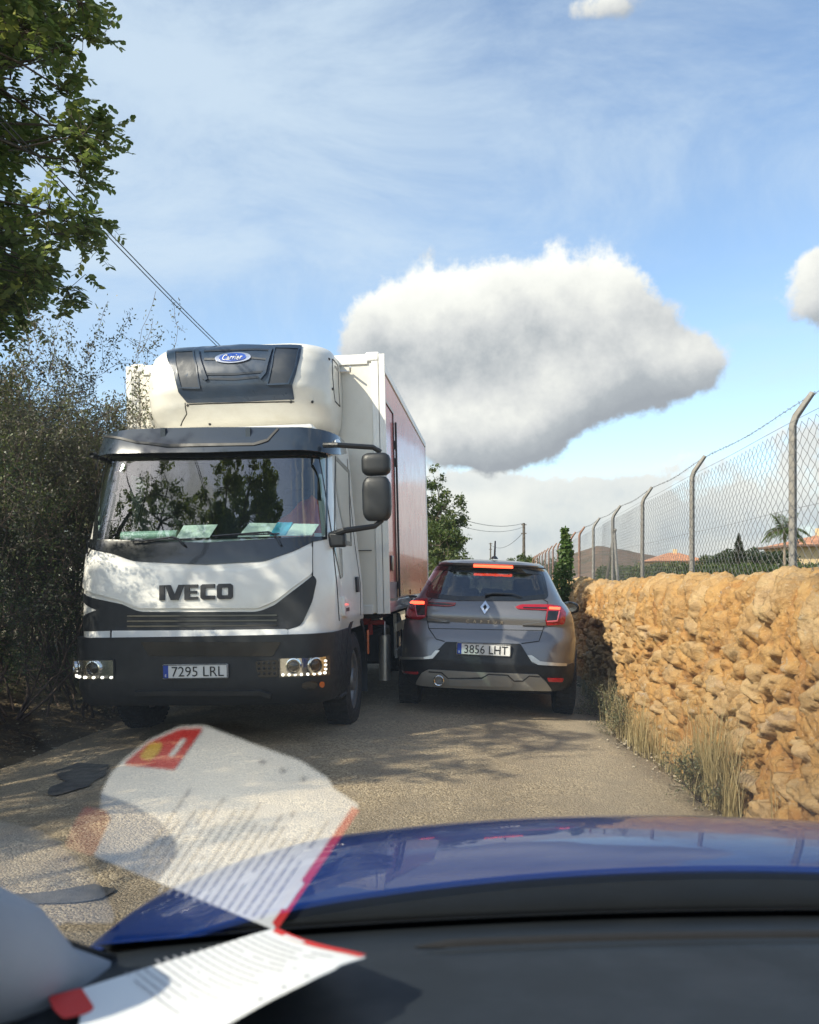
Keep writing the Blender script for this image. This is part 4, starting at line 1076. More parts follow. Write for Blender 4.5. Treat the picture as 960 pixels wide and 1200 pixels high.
# ================================================================== dry stone wall
def build_wall():
    # rows along the wall, columns over its section: face, rounded top, back
    s = [3.2]
    while s[-1] < 24: s.append(s[-1]+min(.12, max(.010, .0019*s[-1])))
    s = np.array(s); nt = 170
    sec = np.array([(-.10,-.22),(-.02,.0),(.03,.35),(.06,.80),(.10,1.18),(.16,1.31),(.26,1.37),(.38,1.37),(.50,1.33),(.58,1.2),(.62,1.0)])
    L = np.concatenate([[0], np.cumsum(np.hypot(*np.diff(sec, axis=0).T))])
    tt = np.concatenate([np.linspace(0, .86, 150), np.linspace(.87, 1, 20)])*L[-1]
    cx = np.interp(tt, L, sec[:,0]); cz = np.interp(tt, L, sec[:,1])
    # outward normal of the section
    dx = np.gradient(cx, tt); dz = np.gradient(cz, tt); nx, nz = -dz, dx; q = np.hypot(nx, nz); nx /= q; nz /= q
    S_, T_ = np.meshgrid(s, tt, indexing='ij')
    wx = S_+.16*(fbm(S_*3, T_*3, 4, 5)-.5)+.05*(fbm(S_*17, T_*17, 3, 15)-.5); wy = T_+.16*(fbm(S_*3+9, T_*3, 4, 6)-.5)+.05*(fbm(S_*17, T_*17+4, 3, 16)-.5)
    top = sm(T_, 1.15, 1.30)                                        # upright coping stones at the top
    f1, f2, cid, ox, oy = cells(wx/.15, wy/.12+.3*vnoise(S_, T_, 2), 3)
    g1, g2, gid, px, py = cells(wx/.13, wy/.36, 31)
    h1, h2, hid, qx, qy = cells(wx/.055, wy/.05, 13)
    big = .85*np.clip((f2-f1)*3.6, 0, 1)**.6*.068*(.35+1.1*cid)+.045*(cid-.5)+ox*(cid-.5)*.11+oy*(_h((cid*9999).astype(np.int64), (cid*777).astype(np.int64), 2)-.5)*.10
    bigt = .85*np.clip((g2-g1)*3.4, 0, 1)**.6*.066*(.5+.9*gid)+.045*(gid-.5)+px*(gid-.5)*.14
    small = np.clip((h2-h1)*2.5, 0, 1)**.8*.012*(.3+hid)+.016*(hid-.5)
    d = big*(1-top)+bigt*top+small
    hole = sm(fbm(wx*9, wy*9, 3, 41), .56, .64)*sm(fbm(wx*1.6, wy*1.6, 2, 43), .30, .45)
    d = d-.085*hole+.030*(fbm(wx*11, wy*13, 5, 9)-.5)+.05*(fbm(wx*30, wy*38, 4, 29)-.5)+.035*(fbm(wx*1.4, wy*1.6, 3, 19)-.5)
    d = d*(.35+.65*sm(T_, .05, .3))
    X = wallx(S_)+cx[None,:]+nx[None,:]*d*.85; Z = cz[None,:]*1.0+nz[None,:]*d*.85+.03*np.sin(S_*.9)+.045*(vnoise(S_*1.9, S_*0, 77)-.5)*sm(T_, .9, 1.4)
    Z += (sm(S_, 6.5, 4.0)*.07-.075*sm(S_, 6, 10))*sm(T_, .3, 1.3)
    Y = S_+ .02*(fbm(S_*9, T_*9, 2, 50)-.5)
    V = np.stack([X, Y, Z], -1).reshape(-1, 3); n, k = X.shape; I = np.arange(n*k).reshape(n, k)
    F = np.stack([I[:-1,:-1], I[1:,:-1], I[1:,1:], I[:-1,1:]], -1).reshape(-1, 4)
    m, N, b, out = newmat('ochre_stone'); tc = N.new('ShaderNodeTexCoord').outputs['Object']
    st = N.new('ShaderNodeMapping'); N.link(tc, st.inputs[0]); st.inputs['Scale'].default_value = (1, 1, 1.6)
    c = N.ramp(N.noise(tc, 5, 7, .65, .4), [(.30,(.20,.095,.038)),(.42,(.39,.195,.065)),(.52,(.53,.29,.095)),(.62,(.58,.37,.15)),(.75,(.60,.47,.28))])
    vc = N.voro(st.outputs[0], 7.5, out='Color'); sp = N.new('ShaderNodeSeparateColor'); N.link(vc, sp.inputs[0])
    sid = N.new('ShaderNodeAttribute'); sid.attribute_name = 'stone_id'; hidn = N.new('ShaderNodeAttribute'); hidn.attribute_name = 'chip_id'
    c = N.mix(.62, c, N.ramp(N.m('ADD', N.m('MULTIPLY', sid.outputs['Fac'], .8), N.m('MULTIPLY', sp.outputs[1], .2)), [(0,(.22,.10,.04)),(.25,(.42,.215,.075)),(.5,(.52,.30,.105)),(.75,(.45,.31,.15)),(.9,(.58,.44,.25)),(1,(.33,.27,.20))]))
    c = N.mix(N.mr(hidn.outputs['Fac'], .55, 1.0, 0, .35), c, (.30,.20,.10))
    c = N.mix(N.m('MULTIPLY', N.mr(N.noise(tc, 2.4, 6, .7), .53, .68), .45), c, (.27,.235,.17))
    c = N.mix(N.m('MULTIPLY', N.mr(N.noise(tc, 26, 7, .7), .52, .70), .5), c, (.20,.12,.06))
    c = N.mix(N.m('MULTIPLY', N.mr(N.noise(tc, 70, 4, .7), .55, .7), .4), c, (.66,.55,.38))
    c = N.mix(N.m('MULTIPLY', N.mr(N.noise(tc, 9, 5, .7), .60, .70), .55), c, (.50,.47,.40))
    N.link(c, b.inputs['Base Color']); b.inputs['Roughness'].default_value = .95; b.inputs['Specular IOR Level'].default_value = .2
    bp = N.new('ShaderNodeBump'); bp.inputs['Distance'].default_value = .025; bp.inputs['Strength'].default_value = 1.0
    N.link(N.m('ADD', N.noise(st.outputs[0], 24, 9, .72, .3), N.m('MULTIPLY', N.noise(tc, 90, 5, .7), .4)), bp.inputs['Height']); N.link(bp.outputs[0], b.inputs['Normal'])
    o = np_mesh(V, F, 'stone_wall', m, None, True)
    at_ = o.data.attributes.new('stone_id', 'FLOAT', 'POINT'); at_.data.foreach_set('value', (cid*(1-top)+gid*top).ravel().astype(np.float32))
    at_ = o.data.attributes.new('chip_id', 'FLOAT', 'POINT'); at_.data.foreach_set('value', hid.ravel().astype(np.float32))
    tag(o, 'rough ochre dry stone wall running along the right edge of the lane', 'wall')
build_wall()

# ================================================================== chain link fence
def build_fence():
    FT = empty('chain_link_fence', (2.0, 6, 1.0), (0,0,0), 'chain link fence with bent concrete posts and barbed wire above the stone wall', 'fence')
    L = 2.0
    conc = pmat('concrete_post', (.22,.21,.19), .9, var=.15, scale=20, bump=.4, bscale=80, dirt=.4, dirtcol=(.20,.17,.13))
    rust = pmat('rusty_post', (.22,.12,.08), .85, var=.2)
    wire = pmat('zinc_wire', (.20,.20,.20), .55, metal=.3, var=.1)
    inv = Matrix.Translation((-2.0, -6, -1.0))
    def fin(o): o.data.transform(inv); return o
    s = 5.97
    i = 0
    while s < 48:
        m = MB(); w = .031
        m.tube([(L,s,.85),(L,s,2.44),(L+.02,s,2.50),(L+.13,s,2.66)], [w,w*.92,w*.88,w*.72], 4, sx=1.0)
        o = m.build('post', conc if s < 20 else rust, FT, bevel=.006 if s < 14 else 0); fin(o)
        if i == 3:
            m = MB(); m.tube([(L+.03,s+.05,2.25),(L+.0,s-.75,1.05)], .026, 4); o = m.build('brace', conc, FT); fin(o)
            m = MB(); m.tube([(L+.03,s-.05,2.25),(L+.0,s+1.3,1.05)], .026, 4); o = m.build('brace', conc, FT); fin(o)
        s += 2.97 if s < 20 else 2.4
        i += 1
    V = []; F = []
    def seg(p, q, r):
        p = np.asarray(p); q = np.asarray(q)
        for d in (0, 1, 2):
            pass
    P = []; Q = []; Rr = []
    s = 3.6; ph = .043; wk = 0
    while s < 40:
        pw = .058 if s < 16 else .12
        hh = ph if s < 16 else ph*1.6
        n = int((2.44-1.16)/hh); z = 1.16+np.arange(n+1)*hh
        off = np.where((np.arange(n+1)+wk) % 2 == 0, 0, pw)
        pts = np.stack([L-.045+np.where(np.arange(n+1) % 2 == 0, .003, -.003), s+off, z+.0*off], -1)
        pts[:,1] += .006*np.sin(z*9+s*3); pts[:,0] += .012*np.sin(s*2.1+z*2)
        P.append(pts[:-1]); Q.append(pts[1:]); Rr.append(np.full(n, .0019 if s < 16 else .0019))
        s += pw; wk += 1
    # tension wires
    for z, r_ in ((2.44,.002),(1.86,.002),(1.20,.002)):
        ys = np.arange(3.6, 46, .4); pts = np.stack([np.full(ys.shape, L-.05), ys, z-.008*np.sin((ys-5.97)/2.97*pi)**2], -1); P.append(pts[:-1]); Q.append(pts[1:]); Rr.append(np.full(len(ys)-1, r_))
    P = np.concatenate(P); Q = np.concatenate(Q); Rr = np.concatenate(Rr)
    def prisms(P, Q, R, name, mat, parent):
        d = Q-P; d /= np.linalg.norm(d, axis=1)[:,None]; a = np.cross(d, np.array([0.3,0.1,1.])); a /= np.linalg.norm(a, axis=1)[:,None]; b = np.cross(d, a)
        vs = []
        for base in (P, Q):
            for k in range(3):
                t = 2*pi*k/3; vs.append(base+(a*cos(t)+b*sin(t))*R[:,None])
        V = np.stack(vs, 1).reshape(-1, 3); n = len(P); o = np.arange(n)[:,None]*6
        F = np.concatenate([o+np.array([[k, (k+1) % 3, (k+1) % 3+3, k+3]]) for k in range(3)])
        return np_mesh(V, F, name, mat, parent)
    o = prisms(P, Q, Rr, 'wire_mesh', wire, FT); fin(o)
    # barbed wire along the bent tips
    ys = np.arange(3.4, 47, .05); x = L+.12+0*ys; z = 2.64-.03*np.sin((ys-5.97)/2.97*pi)**2
    pts = np.stack([x, ys, z], -1); P = [pts[:-1]]; Q = [pts[1:]]; R_ = [np.full(len(ys)-1, .0022)]
    b = pts[::2][:220]; rg = np.random.default_rng(4)
    for k in range(3):
        dv = rg.normal(size=b.shape); dv /= np.linalg.norm(dv, axis=1)[:,None]; P.append(b-dv*.014); Q.append(b+dv*.014); R_.append(np.full(len(b), .0018))
    o = prisms(np.concatenate(P), np.concatenate(Q), np.concatenate(R_), 'barbed_wire', wire, FT); fin(o)
    return prisms
prisms = build_fence()

# ================================================================== vegetation helpers
def leafmat(name, c0, c1, c2=None, rough=.45, trans=.35):
    m, N, b, out = newmat(name); g = N.new('ShaderNodeNewGeometry')
    st = [(0, c0), (1, c1)] if c2 is None else [(0, c0), (.7, c1), (1, c2)]
    c = N.ramp(g.outputs['Random Per Island'], st)
    N.link(c, b.inputs['Base Color']); b.inputs['Roughness'].default_value = rough; b.inputs['Specular IOR Level'].default_value = .35
    tr = N.new('ShaderNodeBsdfTranslucent'); N.link(N.mix(.5, c, (.16,.22,.02)), tr.inputs[0])
    mx = N.new('ShaderNodeMixShader'); mx.inputs[0].default_value = trans; N.link(b.outputs[0], mx.inputs[1]); N.link(tr.outputs[0], mx.inputs[2]); N.link(mx.outputs[0], out.inputs[0])
    return m
bark = pmat('bark', (.10,.08,.06), .95, var=.3, scale=14, bump=.6, bscale=50)
twigm = pmat('twig_bark', (.105,.075,.060), .95, var=.3, scale=10)
OVAL6 = np.array([(0,0),(.28,.42),(.68,.46),(1,0),(.68,-.46),(.28,-.42)])
KITE4 = np.array([(0,0),(.45,.5),(1,0),(.45,-.5)])
def leaves(C, D, Nn, L, W, shape=OVAL6, cup=.12):
    """C base points, D directions, Nn normals; L, W arrays"""
    D = D/np.linalg.norm(D, axis=1)[:,None]; S_ = np.cross(D, Nn); S_ /= (np.linalg.norm(S_, axis=1)[:,None]+1e-9); U = np.cross(S_, D)
    k = len(shape); V = np.zeros((len(C), k, 3))
    for i, (a, b) in enumerate(shape):
        V[:,i] = C+D*(a*L)[:,None]+S_*(b*W)[:,None]+U*((abs(b)*cup-.10*a*a)*L)[:,None]
    F = np.arange(len(C)*k).reshape(-1, k)
    return V.reshape(-1, 3), F
def rnd_unit(n, rg): v = rg.normal(size=(n, 3)); return v/np.linalg.norm(v, axis=1)[:,None]
class Branches:
    def __init__(s): s.P = []; s.Q = []; s.r0 = []; s.r1 = []
    def add(s, P, Q, r0, r1): s.P.append(P); s.Q.append(Q); s.r0.append(r0); s.r1.append(r1)
    def mesh(s, name, mat, parent, n=4):
        P = np.array(s.P); Q = np.array(s.Q); r0 = np.array(s.r0); r1 = np.array(s.r1)
        d = Q-P; d /= (np.linalg.norm(d, axis=1)[:,None]+1e-9); a = np.cross(d, np.array([.31,.12,.9])); a /= np.linalg.norm(a, axis=1)[:,None]; b = np.cross(d, a)
        vs = []
        for base, r in ((P, r0), (Q, r1)):
            for k in range(n):
                t = 2*pi*k/n; vs.append(base+(a*cos(t)+b*sin(t))*r[:,None])
        V = np.stack(vs, 1).reshape(-1, 3); m = len(P); o = np.arange(m)[:,None]*2*n
        F = np.concatenate([o+np.array([[k, (k+1) % n, (k+1) % n+n, k+n]]) for k in range(n)])
        return np_mesh(V, F, name, mat, parent, True)
def grow(B, p, d, length, rad, depth, rg, tips, kids=3, wig=.25, up=.05, seg=5, ratio=.62, minr=.002, spread=.8):
    p = np.array(p, float); d = np.array(d, float); d /= np.linalg.norm(d); sl = length/seg; nodes = []
    for i in range(seg):
        d = d+rg.normal(size=3)*wig; d[2] += up; d /= np.linalg.norm(d); q = p+d*sl
        ra = rad*(1-.55*i/seg); rb = rad*(1-.55*(i+1)/seg); B.add(p, q, max(ra, minr), max(rb, minr)); nodes.append((q.copy(), d.copy(), rb)); p = q
    if depth == 0:
        tips += nodes; return
    for k in range(kids):
        i = int(seg*(.35+.65*(k+rg.random())/kids)); i = min(i, seg-1); q, dd, rr = nodes[i]
        nd = dd+rnd_unit(1, rg)[0]*spread
        grow(B, q, nd, length*ratio*(.75+.5*rg.random()), max(rr*.7, minr), depth-1, rg, tips, kids, wig, up, seg, ratio, minr, spread)
def big_tree(name, label, cat, base, cc, rad, mat, seed, group=None, nclump=170, llen=.05, lw=.028, leaflets=5, sprays=16, trunk_r=.2, shape=OVAL6, holes=.35, simple=False):
    """trunk, limbs to clumps spread through an uneven crown, sprays of leaflets round every clump"""
    rg = np.random.default_rng(seed); base = np.array(base, float); cc = np.array(cc, float); rad = np.array(rad, float)
    T = empty(name, tuple(base), (0,0,0), label, cat, group)
    B = Branches(); fork = base+(cc-base)*np.array([.5,.5,.42]); fork[2] = base[2]+(cc[2]-rad[2]-base[2])*.8+.1
    # trunk
    p = base.copy(); p[2] -= .1; n = 7; prev_r = trunk_r*1.25
    for i in range(n):
        q = base+(fork-base)*((i+1)/n)+rg.normal(size=3)*.04*(i < n-1); r1 = trunk_r*(1-.4*(i+1)/n); B.add(p, q, prev_r, r1); p = q; prev_r = r1
    limbs = []
    for k in range(7):
        a = 2*pi*k/7+rg.random()*.6; el = .3+rg.random()*.9; tgt = cc+rad*np.array([cos(a)*cos(el), sin(a)*cos(el), sin(el)*.8-.15])*.6
        p = fork.copy(); pr = trunk_r*.55
        for i in range(6):
            t = (i+1)/6; q = fork+(tgt-fork)*t+rg.normal(size=3)*.10*min(rad)/2; r1 = trunk_r*.55*(1-.75*t); B.add(p, q, pr, r1); limbs.append((q.copy(), r1)); p = q; pr = r1
    LP = np.array([l[0] for l in limbs])
    cl = []
    while len(cl) < nclump:
        u = rnd_unit(1, rg)[0]; r = rg.random()**.38; q = u*r
        w = 1+.35*(fbm(np.array([u[0]*2+seed]), np.array([u[2]*2+u[1]*1.5]), 3, seed)[0]-.5)*2
        pos = cc+rad*q*w
        if fbm(np.array([pos[0]*1.1]), np.array([pos[2]*1.1+pos[1]*.7]), 3, seed+2)[0] < holes: continue
        cl.append(pos)
    cl = np.array(cl); C = []; D = []; NN = []
    for pos in cl:
        i = int(np.argmin(((LP-pos)**2).sum(1))); p0 = LP[i]; mid = (p0+pos)/2+rg.normal(size=3)*.12; mid[2] -= .05
        B.add(p0, mid, .018, .012); B.add(mid, pos, .012, .006)
        out_ = pos-cc; out_ /= np.linalg.norm(out_)+1e-6
        for s_ in range(sprays):
            d = rnd_unit(1, rg)[0]*.9+out_*.6; d /= np.linalg.norm(d); st = pos+rg.normal(size=3)*.10
            ln = .16+.14*rg.random(); e = st+d*ln; B.add(pos, st, .004, .003); B.add(st, e, .003, .0015)
            if simple:
                for k in range(leaflets):
                    C.append(st+d*ln*rg.random()+rg.normal(size=3)*.05); D.append(rnd_unit(1, rg)[0]+d*.3); NN.append(rnd_unit(1, rg)[0]+np.array([0,0,.8]))
            else:
                nn = rnd_unit(1, rg)[0]*.5+np.array([0,0,1.]); side = np.cross(d, nn); side /= np.linalg.norm(side)
                for k in range(leaflets):
                    for sg in (1, -1):
                        C.append(st+d*ln*(k+.7)/leaflets); D.append(side*sg+d*.45+rg.normal(size=3)*.15); NN.append(nn+rg.normal(size=3)*.35)
    C = np.array(C); D = np.array(D); NN = np.array(NN); n = len(C)
    V, F = leaves(C, D, NN, llen*(.7+.6*rg.random(n)), lw*(.75+.5*rg.random(n)), shape)
    inv = Matrix.Translation(-Vector(base))
    o = np_mesh(V, F, 'crown', mat, T); o.data.transform(inv)
    o = B.mesh('trunk', bark, T, 6); o.data.transform(inv)
    return T
CLIP = -3.56
def bush(name, label, cat, base, rad, h, mats, seed, stems=9, depth=3, kids=3, nleaf=3, llen=.03, lw=.014, group=None, leafamt=1.0, spread=.8, up=.10, tw=.012, lean=(0,0,0), wig=.25):
    rg = np.random.default_rng(seed); T = empty(name, tuple(base), (0,0,0), label, cat, group); B = Branches(); tips = []
    for k in range(stems):
        a = 2*pi*k/stems+rg.random(); o_ = np.array([cos(a), sin(a), 0])*rad*.45*rg.random()
        d = np.array([cos(a)*.45, sin(a)*.45, 1.])+np.array(lean)
        grow(B, np.array([0,0,-.05])+o_, d, h*.55*(.7+.5*rg.random()), tw*(1+.6*rg.random()), depth, rg, tips, kids, wig, up, 5, .60, .0022, spread)
    if name == 'thorny_shrub':
        cl_ = lambda q: CLIP+(.36 if q[2]+base[2] > 2.85 and q[1]+base[1] > 7.2 else 0)
        kp = [i for i in range(len(B.P)) if B.Q[i][0]+base[0] < cl_(B.Q[i])-.03]
        for at_ in ('P','Q','r0','r1'): setattr(B, at_, [getattr(B, at_)[i] for i in kp])
        tips = [t for t in tips if t[0][0]+base[0] < cl_(t[0])-.08]
    P = np.array([t[0] for t in tips]); Dd = np.array([t[1] for t in tips])
    n = int(len(P)*nleaf*leafamt); i = rg.integers(0, len(P), n)
    C = P[i]+rg.normal(size=(n,3))*.035; D = rnd_unit(n, rg)+Dd[i]*.4; NN = rnd_unit(n, rg)+np.array([0,0,.6])
    V, F = leaves(C, D, NN, llen*(.6+.8*rg.random(n)), lw*(.7+.6*rg.random(n)), KITE4)
    np_mesh(V, F, 'crown', mats[0], T); B.mesh('trunk', mats[1], T, 3)
    return T
LM = {}
LM['carob'] = leafmat('carob_leaf', (.10,.145,.055), (.19,.25,.09), (.38,.40,.12), rough=.34, trans=.48)
LM['dark'] = leafmat('dark_leaf', (.025,.045,.022), (.060,.085,.036), (.13,.15,.05), trans=.3)
LM['purple'] = leafmat('reddish_leaf', (.060,.068,.045), (.115,.098,.082), (.14,.17,.07), trans=.25)
LM['green'] = leafmat('green_leaf', (.035,.060,.020), (.075,.11,.035), (.14,.15,.05), trans=.35)
LM['bright'] = leafmat('vine_leaf', (.05,.10,.025), (.10,.17,.045), (.20,.26,.08), trans=.4)
LM['pine'] = leafmat('conifer_leaf', (.018,.035,.015), (.035,.055,.022), (.06,.075,.03), trans=.15)
# ================================================================== trees and shrubs
big_tree('carob_tree', 'leafy carob tree hanging into the sky above the thorny thicket beside the truck', 'tree', (-7.2,8.6,.5), (-6.6,8.3,6.35), (2.42,1.9,3.4), LM['carob'], 3,
         group='carob trees along the lane', nclump=540, sprays=15, leaflets=5, llen=.086, lw=.056, trunk_r=.13, holes=.27)
tA = big_tree('carob_tree', 'carob tree overhanging the lane, mirrored in the windscreen of the truck', 'tree', (-6.7,2.2,.3), (-6.1,2.3,5.1), (2.0,1.6,1.8), LM['carob'], 5,
         group='carob trees along the lane', nclump=75, sprays=12, leaflets=4, llen=.07, lw=.045, trunk_r=.22, holes=.40)
tD = big_tree('carob_tree', 'tall carob tree whose dark crown is mirrored in the middle of the truck windscreen', 'tree', (-9.0,-9.5,.3), (-6.6,-6.2,13.4), (2.3,1.9,2.1), LM['carob'], 12,
         group='carob trees along the lane', nclump=170, sprays=12, leaflets=4, llen=.11, lw=.075, trunk_r=.26, holes=.36)
tC = big_tree('carob_tree', 'carob tree at the left roadside whose shade falls on the lane', 'tree', (-8.0,.5,.4), (-7.4,.7,4.9), (1.9,1.6,1.5), LM['carob'], 8,
         group='carob trees along the lane', nclump=62, sprays=12, leaflets=4, llen=.07, lw=.045, trunk_r=.22, holes=.42)
# thicket between the verge and the truck
G = 'thorny shrubs along the left verge'
def backhedge(label, a, b, zt, dep, mat, seed, n, size):
    rg = np.random.default_rng(seed); a = np.array(a, float); b = np.array(b, float); t = rg.random(n); d = b-a; perp = np.array([-d[1], d[0], 0])/np.hypot(d[0], d[1])
    w = rg.normal(size=n)*dep; top = zt+(1.25*sm(t, .02, .5) if seed == 201 else 0)+.9*(fbm(t*7, t*0+seed, 4, seed)-.5)-.3*w**2; C = a+t[:,None]*d+perp*w[:,None]; C[:,2] = .1+(top-.1)*rg.random(n)**.7
    V, F = leaves(C, rnd_unit(n, rg), rnd_unit(n, rg)+np.array([0,0,.5]), size*(.6+.8*rg.random(n)), size*.5*(.6+.8*rg.random(n)), KITE4)
    base = (a+b)/2; base[2] = .2; T = empty('hedge', tuple(base), (0,0,0), label, 'hedge'); np_mesh(V-base, F, 'crown', mat, T); B = Branches()
    for k in range(40):
        p = a+d*rg.random()+perp*rg.normal()*dep*.6; p[2] = .0; q = p+rg.normal(size=3)*.35; q[2] = zt*.75; m_ = (p+q)/2+rg.normal(size=3)*.1; B.add(p-base, m_-base, .03, .02); B.add(m_-base, q-base, .02, .006)
    B.mesh('trunk', twigm, T, 4)
backhedge('dark overgrown hedge closing the view behind the thorny shrubs', (-4.6,10.6,0), (-10.5,8.0,0), 3.2, .55, LM['dark'], 201, 78000, .045)
backhedge('overgrown hedge running along the left side behind the truck', (-4.6,11.0,0), (-4.6,24,0), 2.6, .6, LM['green'], 202, 9000, .10)
bush('thorny_shrub', 'tall purplish leafy shrub under the carob crown at the far left', 'shrub', (-5.0,7.6,.4), 1.5, 3.5, (LM['purple'], twigm), 21, 14, 3, 4, 12, .036, .018, G)
bush('thorny_shrub', 'reddish twiggy shrub rising beside the cargo box of the truck', 'shrub', (-4.15,8.3,.3), 1.1, 3.15, (LM['purple'], twigm), 22, 18, 3, 4, 12, .034, .016, G)
bush('thorny_shrub', 'dark green tangled shrub directly left of the truck cab', 'shrub', (-4.25,7.1,.2), .9, 2.6, (LM['dark'], twigm), 23, 12, 3, 4, 9, .030, .015, G)
bush('thorny_shrub', 'dense dark shrub low at the left edge of the lane', 'shrub', (-4.35,6.0,.15), .9, 1.5, (LM['dark'], twigm), 24, 12, 3, 4, 7, .026, .013, G, spread=1.1)
bush('thorny_shrub', 'bare grey twiggy shrub at the far left edge of the lane', 'shrub', (-4.9,6.4,.3), 1.2, 2.4, (LM['dark'], twigm), 25, 12, 3, 4, 6, .028, .013, G)
bush('thorny_shrub', 'yellow green shrub deep in the thicket left of the truck', 'shrub', (-5.9,9.6,.5), 1.6, 3.1, (LM['green'], twigm), 26, 9, 3, 4, 6, .045, .022, G)
bush('thorny_shrub', 'olive shrub behind the thicket at the far left edge', 'shrub', (-7.0,8.2,.5), 1.8, 3.2, (LM['green'], twigm), 27, 9, 3, 4, 7, .045, .022, G)
bush('thorny_shrub', 'low dry brushwood under the shrubs at the left verge', 'shrub', (-4.1,8.0,.1), .8, 1.4, (LM['dark'], twigm), 28, 8, 3, 4, 3, .026, .013, G, spread=1.1)
bush('thorny_shrub', 'low dark shrub in front of the tangled thicket', 'shrub', (-5.3,5.6,.3), 1.1, 1.9, (LM['dark'], twigm), 29, 9, 3, 4, 4, .028, .014, G, spread=1.0)
bush('thorny_shrub', 'sparse shrub with a bare forked twig against the sky', 'shrub', (-5.4,8.9,.4), 1.2, 3.3, (LM['purple'], twigm), 30, 9, 3, 4, 6, .034, .016, G)

# tree behind the truck, far hedges
big_tree('roadside_tree', 'bushy green tree showing between the cargo box and the grey car', 'tree', tuple(at(512,690,46))[:2]+(0,), tuple(at(505,616,46)), (2.0,2.0,2.9), LM['green'], 41,
         nclump=150, sprays=9, leaflets=9, llen=.16, lw=.10, trunk_r=.2, shape=KITE4, holes=.22, simple=True)
big_tree('roadside_tree', 'rounded green tree lower at the edge of the road behind the grey car', 'tree', tuple(at(524,690,40))[:2]+(0,), tuple(at(524,648,40)), (.95,1.2,1.7), LM['green'], 42,
         nclump=90, sprays=8, leaflets=9, llen=.14, lw=.09, trunk_r=.14, shape=KITE4, holes=.2, simple=True)
for (u, v0, yc, rx, rz, sd, lab) in ((558,668,70,2.0,1.0,51,'low distant bush just left of the aerial of the grey car'), (612,664,72,1.3,.8,52,'small distant bush at the foot of the wooden pole'), (632,668,60,1.4,.8,53,'low distant bush between the wooden pole and the fence')):
    c = at(u, v0, yc)
    big_tree('distant_bush', lab, 'bush', (c.x, c.y, .3), tuple(c), (rx,1.2,rz), LM['green'], sd, 'distant bushes at the end of the lane', 40, .16, .10, 9, 8, .06, KITE4, .2, True)
# climbing plant on the end of the fence
c = at(661,655,15.5)
def climber():
    rg = np.random.default_rng(61); T = empty('climbing_plant', (c.x, c.y, .0), (0,0,0), 'narrow bright green climbing plant on the fence right of the grey car', 'plant')
    n = 2200; z = .9+(c.z+.55-.9)*rg.random(n)**.9; w = .17*(.5+1.3*fbm(z*3.1, z*0+2., 3, 7))*(1-.65*sm(z, c.z-.1, c.z+.55)); a = rg.random(n)*2*pi; r = w*np.sqrt(rg.random(n))
    C = np.stack([r*np.cos(a)+.04*np.sin(z*4), r*np.sin(a), z], -1); V, F = leaves(C, rnd_unit(n, rg), rnd_unit(n, rg)+np.array([0,0,.6]), .06*(.6+.8*rg.random(n)), .045*(.6+.8*rg.random(n)), OVAL6)
    np_mesh(V, F, 'crown', LM['bright'], T); m = MB(); m.tube([(0,0,-.1),(.04,0,1.2),(0,0,c.z+.3)],[.025,.018,.008],6); m.build('trunk', bark, T)
climber()

# hedges, conifer and palm beyond the fence
def hedge(name, label, cat, u0, u1, vt, vb, yc, depth, mat, seed, n=9000, size=.12, lump=.25, group=None):
    rg = np.random.default_rng(seed); a = at(u0, vt, yc); b = at(u1, vt, yc); zt = a.z; zb = min(at(u0, vb, yc).z, 1.0)
    t = rg.random(n); w = rg.normal(size=n)*depth*.4; top = zt+lump*(fbm(t*14, t*0+seed, 4, seed)-.5)*2-.25*w**2
    z = zb+(top-zb)*rg.random(n)**.55
    base = np.array(((a.x+b.x)/2, (a.y+b.y)/2, zb))
    d = np.array(b-a); C = np.array(a)[None,:]+t[:,None]*d[None,:]; perp = np.array([-d[1], d[0], 0])/np.hypot(d[0], d[1]); C = C+perp*w[:,None]; C[:,2] = z
    V, F = leaves(C, rnd_unit(n, rg), rnd_unit(n, rg)+np.array([0,0,.5]), size*(.6+.8*rg.random(n)), size*.6*(.6+.8*rg.random(n)), KITE4)
    T = empty(name, tuple(base), (0,0,0), label, cat, group)
    o = np_mesh(V-base, F, 'crown', mat, T)
    B = Branches()
    for k in range(max(4, int(np.linalg.norm(d)/1.2))):
        p = np.array(a)+d*rg.random(); p[2] = zb-.1; q = p+rg.normal(size=3)*.15; q[2] = zb+(zt-zb)*.7; B.add(p-base, q-base, .04, .015)
    B.mesh('trunk', bark, T, 5)
hedge('hedge', 'low bright green hedge just behind the fence and the stone wall', 'hedge', 735, 1010, 661, 676, 24, 1.2, LM['green'], 71, 14000, .09, .14)
hedge('hedge', 'tall dark hedge between the conifer and the palm', 'hedge', 838, 930, 646, 670, 52, 2.0, LM['pine'], 72, 9000, .17, .45)
hedge('hedge', 'dark greyish hedge left of the pointed conifer', 'hedge', 822, 866, 651, 672, 56, 2.0, LM['dark'], 73, 4500, .17, .3)
hedge('hedge', 'long olive hedge under the hipped tiled roof', 'hedge', 700, 832, 664, 676, 75, 3.0, LM['green'], 74, 8000, .22, .35)
c = at(866, 678, 50)
rg = np.random.default_rng(81); n = 6500; hT = 4.15; t = rg.random(n)**.75; zz = hT*(1-t*.98)+1.0-.3; rr = (.0+.95*t)*np.sqrt(rg.random(n))*(1+.2*np.sin(t*40)); an = rg.random(n)*2*pi
C = np.stack([rr*np.cos(an), rr*np.sin(an), np.maximum(zz-1.0, .1)*.80], -1); D = np.stack([np.cos(an), np.sin(an), .3+0*an], -1)
T_ = empty('conifer', (c.x, c.y, 1.0), (0,0,0), 'dark pointed conifer standing among the hedges beyond the fence', 'tree')
